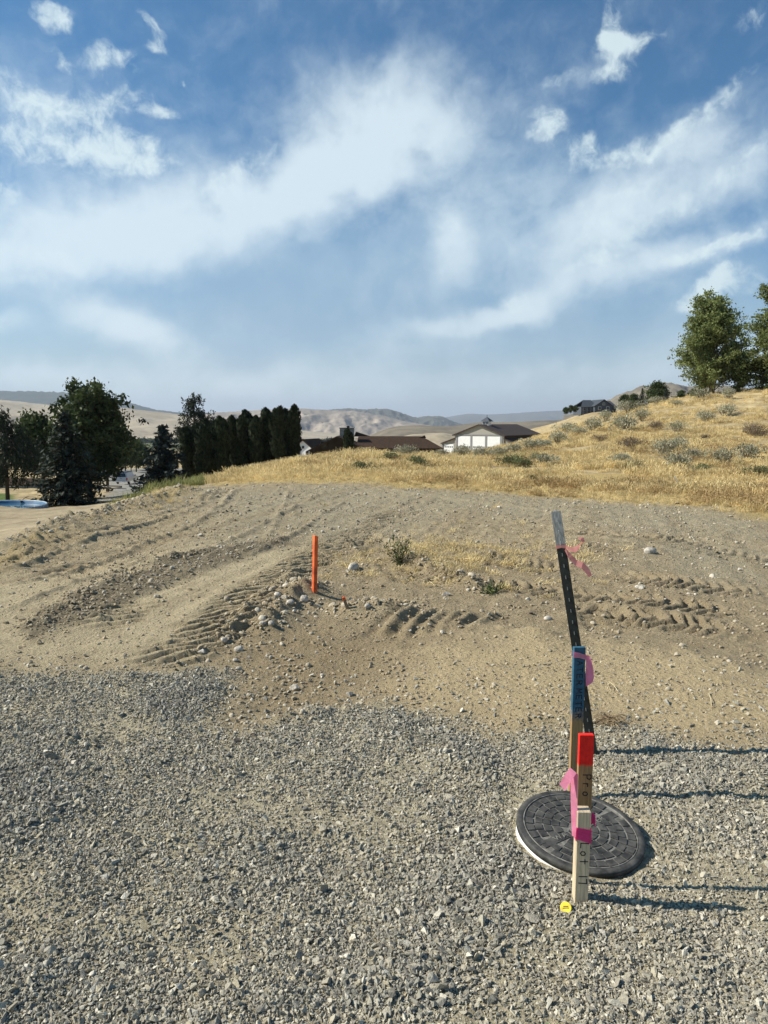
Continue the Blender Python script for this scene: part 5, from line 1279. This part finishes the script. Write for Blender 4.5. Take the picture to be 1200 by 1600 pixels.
# ------------------------------------------------------------------ buildings
M_ROOF = mat('dark_shingles', (.058, .038, .027), .95, .05, .25, 3.0, .3, bdist=.02)
M_ROOFB = mat('barn_roof_metal', (.070, .054, .047), .8, .12, .15, 2.0)
M_DWALL = mat('dark_brown_siding', (.045, .036, .030), .85, .2, .25, 1.5, stretch=(1, 1, 8))
M_STONE = mat('chimney_stone', (.27, .25, .225), .95, .1, .35, 3.5, .5, bdist=.05)
M_WHITE = mat('white_door_paint', (.80, .80, .78), .55, .3, .04, 2)
M_TANW = mat('beige_siding', (.36, .34, .29), .8, .2, .08, 2, stretch=(1, 1, 12))
M_GREYT = mat('grey_trim', (.25, .245, .24), .75, .25, .1, 2)
M_GLASS = mat('dark_glass', (.02, .024, .03), .12, .6, .1)
M_SLATE = mat('slate_siding', (.075, .085, .10), .8, .2, .15, 2, stretch=(1, 1, 9))
def slab(name, parent, quad, th, m):
    a, b, c, d = [Vector(p) for p in quad]; n = (b - a).cross(d - a).normalized()
    if n.z < 0: n = -n
    return link(name, prism([a, b, c, d], -n * th), parent, m)

def dark_house():
    Y = 124.0; e = at(585, 700, Y); base = Vector((e.x, Y, e.z - 3.0))
    root = empty('ranch_house', base, label='long low dark house with a wide brown roof behind the grass bank', cat='house')
    def w(px, py, y): return at(px, py, y) - base
    def roof(nm, pts, m=M_ROOF): return slab(nm, root, pts, .22, m)
    ez = (at(620, 700, Y) - base).z
    # walls
    a, b = w(492, 703, Y + 1), w(684, 703, Y + 1)
    link('wall', box_mesh((a.x, 1.2, -1), (b.x, 11, ez - .1)), root, M_DWALL)
    g0, gp_, g1 = w(486, 702, Y - 1.5), w(526, 683.5, Y - 1.5), w(562, 700, Y - 1.5)
    link('gable_wall', prism([(g0.x, g0.y, -1), (g0.x, g0.y, g0.z), gp_, (g1.x, g1.y, g1.z), (g1.x, g1.y, -1)], (0, 3, 0)), root, M_DWALL)
    # gable roof of the left wing
    l0, pk, r0 = w(478, 705, Y - 3), w(526, 681.5, Y - 3), w(567, 700, Y - 3); back = Vector((0, 14, 0))
    roof('roof_panel', [l0, pk, pk + back, l0 + back]); roof('roof_panel', [pk + Vector((.02, 0, 0)), r0, r0 + back, pk + back])
    # long hipped roof
    f0, f1 = w(556, 700.5, Y), w(693, 700.5, Y); r1, r2 = w(560, 681.5, Y + 6), w(658, 681.5, Y + 6); k1 = f1 + Vector((0, 12, 0)); k0 = f0 + Vector((0, 12, 0))
    roof('roof_panel', [f0, f1, r2, r1]); roof('roof_panel', [r1, r2, k1, k0])
    bm = bmesh.new(); add_poly(bm, [f1 + Vector((.01, 0, 0)), k1 + Vector((.01, 0, 0)), r2 + Vector((.02, 0, .02))], (.0, 0, -.2)); link('roof_panel', bm_mesh(bm), root, M_ROOF)
    link('gablet', prism([w(655, 684, Y + 5), w(664, 680.5, Y + 5), w(666, 684.5, Y + 5)], (0, 2, 0)), root, M_ROOF)
    # higher rear roof and the broad stone chimney
    h0, h1, h2 = w(553, 682, Y + 9), w(556, 675, Y + 9), w(578, 682, Y + 9)
    link('rear_roof', prism([h0, h1, h2], (0, 4, 0)), root, M_ROOF)
    c0, c1 = w(530.5, 669.5, Y + 3), w(553, 690, Y + 3)
    ch = link('chimney', box_mesh((c0.x, c0.y, c1.z), (c1.x, c0.y + 1.4, c0.z), .05), root, M_STONE)
    link('chimney_cap', box_mesh((c0.x - .08, c0.y - .1, c0.z + .01), (c1.x + .08, c0.y + 1.5, c0.z + .16), .02), ch, M_STONE)
    link('flue', box_mesh((c1.x - 1.3, c0.y + .4, c0.z + .17), (c1.x - .8, c0.y + .9, c0.z + .45), .02), ch, M_ROOF)
    for px in (506, 543):
        p = w(px, 694, Y - 1.53); f = link('window', box_mesh((p.x - .6, p.y - .05, p.z - .6), (p.x + .6, p.y + .03, p.z + .5), .02), root, M_DWALL)
        link('pane', box_mesh((p.x - .5, p.y - .062, p.z - .5), (p.x + .5, p.y - .052, p.z + .4)), f, M_GLASS)
    for px in (485, 490):
        p = w(px, 704, Y - 2.6); link('porch_post', box_mesh((p.x - .1, p.y, -1), (p.x + .1, p.y + .2, p.z + .2)), root, M_DWALL)
    for px, s in ((541, 3.4), (549, 2.8)):
        q = at(px, 702, Y - 4)
        tree('juniper_tree', (q.x, q.y, q.z - .8), COLS[1], ('left' if px < 545 else 'right') + ' of two slim dark junipers before the stone chimney', 'junipers by the chimney', px, s / 6.4 * 1.3)
dark_house()

def barn():
    Y = 188.0; th = R(-35); c = at(748, 706, Y); z0 = c.z
    root = empty('barn', c, th, label='beige barn with three white doors and a cupola in the hollow', cat='barn')
    hw, L, hz, pk = 7.2, 23.0, at(748, 678.5, Y).z - z0, at(748, 663, Y).z - z0
    link('front_wall', prism([(-hw, 0, -1), (hw, 0, -1), (hw, 0, hz), (0, 0, pk - .25), (-hw, 0, hz)], (0, .25, 0)), root, M_TANW)
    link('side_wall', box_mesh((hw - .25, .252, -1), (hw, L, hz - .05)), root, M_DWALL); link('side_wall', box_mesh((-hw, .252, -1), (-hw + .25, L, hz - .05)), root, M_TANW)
    link('rear_wall', prism([(-hw + .26, L - .26, -1), (hw - .26, L - .26, -1), (hw - .26, L - .26, hz - .1), (0, L - .26, pk - .35), (-hw + .26, L - .26, hz - .1)], (0, .25, 0)), root, M_TANW)
    ov = .7; sl = (pk - hz) / hw; ez = hz - ov * sl
    slab('roof_panel', root, [(-hw - ov, -.6, ez), (0, -.6, pk), (0, L + .6, pk), (-hw - ov, L + .6, ez)], .22, M_ROOFB)
    slab('roof_panel', root, [(.01, -.6, pk), (hw + ov, -.6, ez), (hw + ov, L + .6, ez), (.01, L + .6, pk)], .22, M_ROOFB)
    dz = hz - .55
    for i, x in enumerate((-4.35, 0, 4.35)):
        d = link('door', box_mesh((x - 1.85, -.10, -.4), (x + 1.85, -.01, dz), .02), root, M_WHITE)
        for k in range(7):
            px = x - 1.55 + k * .517; link('pane', box_mesh((px - .16, -.125, 1.05), (px + .16, -.102, 1.42)), d, M_GLASS)
    for x in (-6.6, -2.18, 2.18, 6.6): link('post', box_mesh((x - .26, -.14, -1), (x + .26, -.012, dz + .2)), root, M_GREYT)
    link('beam', box_mesh((-hw, -.16, dz + .21), (hw, -.012, dz + .5)), root, M_GREYT)
    # lean-tos on both sides
    for s in (-1, 1):
        x0, x1 = s * (hw + .02), s * (hw + 4.0)
        slab('lean_to_roof', root, [(x0, -.3, hz - 1.0), (x1 + s * .4, -.3, hz - 2.5), (x1 + s * .4, L * .9, hz - 2.5), (x0, L * .9, hz - 1.0)], .18, M_ROOFB)
        link('lean_to_wall', prism([(x0 + s * .02, .3, -1), (x1, .3, -1), (x1, .3, hz - 2.62), (x0 + s * .02, .3, hz - 1.25)], (0, .2, 0)), root, M_TANW)
        d = link('door', box_mesh((min(x0 + s * .5, x1 - s * .5), .2, -.4), (max(x0 + s * .5, x1 - s * .5), .29, hz - 2.75), .02), root, M_WHITE)
        for k in range(5):
            px = (x0 + x1) / 2 - 1.1 + k * .55; link('pane', box_mesh((px - .16, .175, .95), (px + .16, .198, 1.3)), d, M_GLASS)
        link('post', box_mesh((x1 - .2, .05, -1), (x1 + .2, .28, hz - 2.7)), root, M_GREYT)
    cu = link('cupola', box_mesh((-.85, 3.6, pk - .6), (.85, 5.3, pk + .75), .02), root, M_WHITE)
    bm = bmesh.new(); v = [bm.verts.new(p) for p in ((-1.35, 3.1, pk + .76), (1.35, 3.1, pk + .76), (1.35, 5.8, pk + .76), (-1.35, 5.8, pk + .76), (0, 4.45, pk + 2.0))]
    bm.faces.new(v[3::-1])
    for i in range(4): bm.faces.new((v[i], v[(i + 1) % 4], v[4]))
    link('cupola_roof', bm_mesh(bm), cu, M_SLATE)
    for x in (-.45, .45): link('louver', box_mesh((x - .3, 3.56, pk - .1), (x + .3, 3.598, pk + .6)), cu, M_GREYT)
    link('finial', box_mesh((-.05, 4.4, pk + 1.95), (.05, 4.5, pk + 2.5)), cu, M_SLATE)
barn()

def gable_house(name, c, rz, W, D, hw_, rise, mw, mr, label, windows=(), door=None):
    root = empty(name, c, rz, label=label, cat='house')
    link('wall', prism([(-W / 2, 0, -1), (W / 2, 0, -1), (W / 2, 0, hw_), (0, 0, hw_ + rise), (-W / 2, 0, hw_)], (0, D, 0)), root, mw)
    ov = .4; sl = rise / (W / 2)
    slab('roof_panel', root, [(-W / 2 - ov, -ov, hw_ - ov * sl + .1), (0, -ov, hw_ + rise + .1), (0, D + ov, hw_ + rise + .1), (-W / 2 - ov, D + ov, hw_ - ov * sl + .1)], .2, mr)
    slab('roof_panel', root, [(.01, -ov, hw_ + rise + .1), (W / 2 + ov, -ov, hw_ - ov * sl + .1), (W / 2 + ov, D + ov, hw_ - ov * sl + .1), (.01, D + ov, hw_ + rise + .1)], .2, mr)
    for (x, z, ww, hh) in windows:
        f = link('window', box_mesh((x - ww / 2, -.08, z), (x + ww / 2, -.005, z + hh), .01), root, M_WHITE)
        link('pane', box_mesh((x - ww / 2 + .08, -.1, z + .08), (x + ww / 2 - .08, -.082, z + hh - .08)), f, M_GLASS)
    if door: link('door', box_mesh((door - .45, -.08, 0), (door + .45, -.005, 2.0), .01), root, M_DWALL)
    return root
c = at(474, 719, 146); gable_house('white_cottage', c, R(-18), 5.4, 8, 2.0, 2.2, M_WHITE, M_ROOF, 'small white house peeping out between the cedar hedge and the dark house', ((-.9, 1.0, .8, .9), (.9, 1.0, .8, .9), (0, 2.3, .7, .7)), 1.9)
# hilltop house
c = at(943, 644, 248)
hh = gable_house('hilltop_house', (c.x, c.y, c.z), R(8), 6.4, 9, 2.2, 2.1, M_SLATE, mat('slate_roof', (.06, .068, .08), .8, .2, .2, 3), 'slate grey house with steep gables on the hilltop skyline', ((-1.5, .8, 1.1, 1.1), (1.5, .8, 1.1, 1.1), (0, 2.4, .8, .8)), 0)
MS = bpy.data.materials['slate_roof']
link('wing_wall', box_mesh((-7.2, 2.2, -1), (-3.21, 9, 1.9)), hh, M_SLATE); link('wing_wall', box_mesh((3.21, 2.2, -1), (5.6, 9, 1.9)), hh, M_SLATE)
slab('roof_panel', hh, [(-7.6, 1.6, 1.8), (-1.9, 1.6, 1.8), (-2.2, 5.6, 4.3), (-5.2, 5.6, 4.3)], .2, MS); slab('roof_panel', hh, [(-5.2, 5.6, 4.3), (-2.2, 5.6, 4.3), (-2.2, 9.6, 1.8), (-7.6, 9.6, 1.8)], .2, MS)
slab('roof_panel', hh, [(1.9, 1.6, 1.8), (6.0, 1.6, 1.8), (5.0, 5.6, 4.0), (2.2, 5.6, 4.0)], .2, MS)
for x in (-6.2, -4.7): 
    f = link('window', box_mesh((x - .5, 2.1, .6), (x + .5, 2.19, 1.5), .01), hh, M_GREYT); link('pane', box_mesh((x - .42, 2.08, .68), (x + .42, 2.098, 1.42)), f, M_GLASS)
for x in (-6.9, -5.5, -4.1): link('porch_post', box_mesh((x - .08, .9, -1), (x + .08, 1.06, 1.7)), hh, M_SLATE)
# long grey home behind the pool
p0, p1 = at(-90, 777, 96), at(62, 777, 96); top = at(0, 757, 96).z
mh = empty('mobile_home', (p0.x, 96, p0.z), label='long low grey sided home behind the trees at the left edge', cat='house')
Wd = p1.x - p0.x; Ht = top - p0.z
M_GSID = mat('grey_siding', (.30, .31, .30), .8, .2, .08, 2, stretch=(1, 1, 14))
link('wall', box_mesh((0, 0, .75), (Wd, 4.2, Ht)), mh, M_GSID); link('skirt', box_mesh((.02, .03, -1.5), (Wd - .02, 4.17, .749)), mh, M_DWALL)
slab('roof_panel', mh, [(-.2, -.3, Ht), (Wd + .2, -.3, Ht), (Wd + .2, 2.1, Ht + .7), (-.2, 2.1, Ht + .7)], .12, M_ROOF); slab('roof_panel', mh, [(-.2, 2.1, Ht + .7), (Wd + .2, 2.1, Ht + .7), (Wd + .2, 4.5, Ht), (-.2, 4.5, Ht)], .12, M_ROOF)
for x in (2.5, 6.0, 9.5):
    f = link('window', box_mesh((x - .6, -.05, 1.15), (x + .6, -.002, Ht - .25), .01), mh, M_WHITE); link('pane', box_mesh((x - .5, -.07, 1.25), (x + .5, -.052, Ht - .35)), f, M_GLASS)

# ------------------------------------------------------------------ pool, pickup, trailers
M_BLUE_P = mat('blue_pool_liner', (.06, .15, .26), .5, .3, .2, 3); M_PWALL = mat('pool_wall', (.20, .27, .34), .5, .3, .25, 2, stretch=(3, 3, .5))
M_PRIM = mat('pool_rim', (.36, .45, .52), .4, .4, .3, 3)
m, T, b = new_mat('pool_water', .06, .5); b.inputs['Base Color'].default_value = (.05, .13, .20, 1)
n = T.noise(T.new('ShaderNodeTexCoord').outputs['Object'], 3, 3).outputs[0]; bp = T.new('ShaderNodeBump'); bp.inputs['Strength'].default_value = .2; T.l.new(n, bp.inputs['Height']); T.l.new(bp.outputs[0], b.inputs['Normal']); M_WATER = m
pz = at(0, 790, 56.5); pr = 3.7; px0 = at(66, 786, 56.5).x - pr
pool = empty('above_ground_pool', (px0, 56.5, pz.z - 1.0), label='round blue above-ground pool at the left edge below the trees', cat='pool')
def tube_ring(r, z, q, n=48, k=8):
    bm = bmesh.new(); rings = []
    for i in range(n):
        a = 2 * math.pi * i / n; rings.append([bm.verts.new(((r + q * math.cos(t)) * math.cos(a), (r + q * math.cos(t)) * math.sin(a), z + q * math.sin(t))) for t in [2 * math.pi * j / k for j in range(k)]])
    for i in range(n):
        a, b = rings[i], rings[(i + 1) % n]
        for j in range(k): bm.faces.new((a[j], a[(j + 1) % k], b[(j + 1) % k], b[j]))
    return bm_mesh(bm, 'ring', True)
link('wall', annulus(pr - .06, pr, -.4, .97, 48, .01), pool, M_PWALL); link('liner', annulus(pr - .09, pr - .065, .1, .96, 48, .005), pool, M_BLUE_P)
link('rim', tube_ring(pr - .02, 1.0, .06), pool, M_PRIM)
link('water', revolve([(.01, .80), (pr - .095, .80), (pr - .095, .7), (.01, .7)], 48), pool, M_WATER)
for k in range(16):
    a = 2 * math.pi * k / 16; o = link('upright', box_mesh((-.05, -.03, -.3), (.05, .03, .95), .01), pool, M_PRIM); o.location = ((pr + .035) * math.cos(a), (pr + .035) * math.sin(a), 0); o.rotation_euler = (0, 0, a + math.pi / 2)

M_SILV = mat('silver_paint', (.42, .46, .50), .3, .5, .06, 2); M_TYRE = mat('rubber', (.02, .02, .02), .9, .2); M_CHROME = mat('chrome', (.6, .6, .6), .25, .5, .05, metal=.8); M_LAMP = mat('tail_lamp', (.35, .02, .02), .3, .5); M_BLK = mat('black_trim', (.02, .02, .022), .5, .4)
def wheel(parent, x, y, r=.38, w=.25, flip=1):
    bm = bmesh.new(); add_tube(bm, [(-w / 2, 0, 0), (-w / 2 + .04, 0, 0), (w / 2 - .04, 0, 0), (w / 2, 0, 0)], [r * .88, r, r, r * .88], 20)
    o = link('wheel', None if False else bm_mesh(bm, 'tyre', False), parent, M_TYRE); o.location = (x, y, r)
    bm = bmesh.new(); add_tube(bm, [(-w / 2 - .01, 0, 0), (w / 2 + .01, 0, 0)], [r * .55, r * .55], 14); link('rim', bm_mesh(bm), o, M_CHROME)
def pickup():
    g = at(190, 757, 107); root = empty('pickup_truck', g, R(4), label='silver pickup truck with a canopy parked on the lower road, seen from behind', cat='truck')
    bm = bmesh.new(); s = [(-.05, .55), (0, .42), (5.3, .42), (5.35, .95), (4.0, 1.05), (-.05, 1.05)]
    add_poly(bm, [(-.95, y, z) for y, z in s], (1.9, 0, 0)); link('body', bm_mesh(bm), root, M_SILV)
    bm = bmesh.new(); add_poly(bm, [(-.88, y, z) for y, z in ((0.02, 1.052), (3.9, 1.052), (3.2, 1.76), (.22, 1.76))], (1.76, 0, 0))
    for v in bm.verts:
        if v.co.z > 1.5: v.co.x *= .86
    cp = link('canopy', bm_mesh(bm), root, M_SILV)
    link('roof', box_mesh((-.78, .2, 1.765), (.78, 3.2, 1.84), .03), root, M_BLK)
    link('rear_window', prism([(-.66, .022, 1.12), (.66, .022, 1.12), (.58, .16, 1.66), (-.58, .16, 1.66)], (0, -.03, .006)), cp, M_GLASS)
    tg = link('tailgate', box_mesh((-.74, -.085, .56), (.74, -.052, 1.03), .02), root, M_SILV); link('handle', box_mesh((-.12, -.105, .9), (.12, -.087, .96), .01), tg, M_BLK)
    link('bumper', box_mesh((-.95, -.22, .40), (.95, -.06, .54), .03), root, M_CHROME)
    for x in (-.84, .84): link('tail_light', box_mesh((x - .09, -.08, .62), (x + .09, -.052, 1.0), .01), root, M_LAMP)
    link('number_plate', box_mesh((-.16, -.235, .42), (.16, -.222, .53), .004), root, M_WHITE)
    for x in (-1.05, 1.05): link('mirror', box_mesh((x - .08, 3.6, 1.05), (x + .08, 3.7, 1.25), .02), root, M_BLK)
    for x in (-.82, .82):
        for y in (.95, 4.35): wheel(root, x, y)
pickup()
g = at(166, 769, 86); tr = empty('flatbed_trailer', g, R(70), label='low flatbed trailer parked in the shade below the dark trees', cat='trailer')
link('deck', box_mesh((-.9, -1.6, .5), (.9, 1.6, .62), .02), tr, mat('trailer_deck', (.30, .26, .20), .85, .2)); link('side_rail', box_mesh((-.96, -1.6, .5), (-.905, 1.6, .75), .01), tr, M_BLK); link('side_rail', box_mesh((.905, -1.6, .5), (.96, 1.6, .75), .01), tr, M_BLK)
link('drawbar', box_mesh((-.06, -3.0, .48), (.06, -1.61, .56), .01), tr, M_BLK)
for x in (-1.08, 1.08): wheel(tr, x, .2, .32, .2)
g = at(166, 748, 124); cm = empty('camper_trailer', g, R(15), label='white camper trailer half hidden by trees beyond the pickup', cat='trailer')
bm = bmesh.new(); add_box(bm, (-1.1, 0, .5), (1.1, 4.6, 2.3), .18, 2); link('body', bm_mesh(bm), cm, M_WHITE)
for x in (-.5, .5): f = link('window', box_mesh((x - .35, -.03, 1.3), (x + .35, -.005, 1.85), .01), cm, M_GREYT); link('pane', box_mesh((x - .3, -.045, 1.35), (x + .3, -.032, 1.8)), f, M_GLASS)
link('stripe', box_mesh((-1.0, -.02, .85), (1.0, -.004, 1.0)), cm, M_GREYT)
for x in (-1.0, 1.0): wheel(cm, x, 2.4, .33, .2)
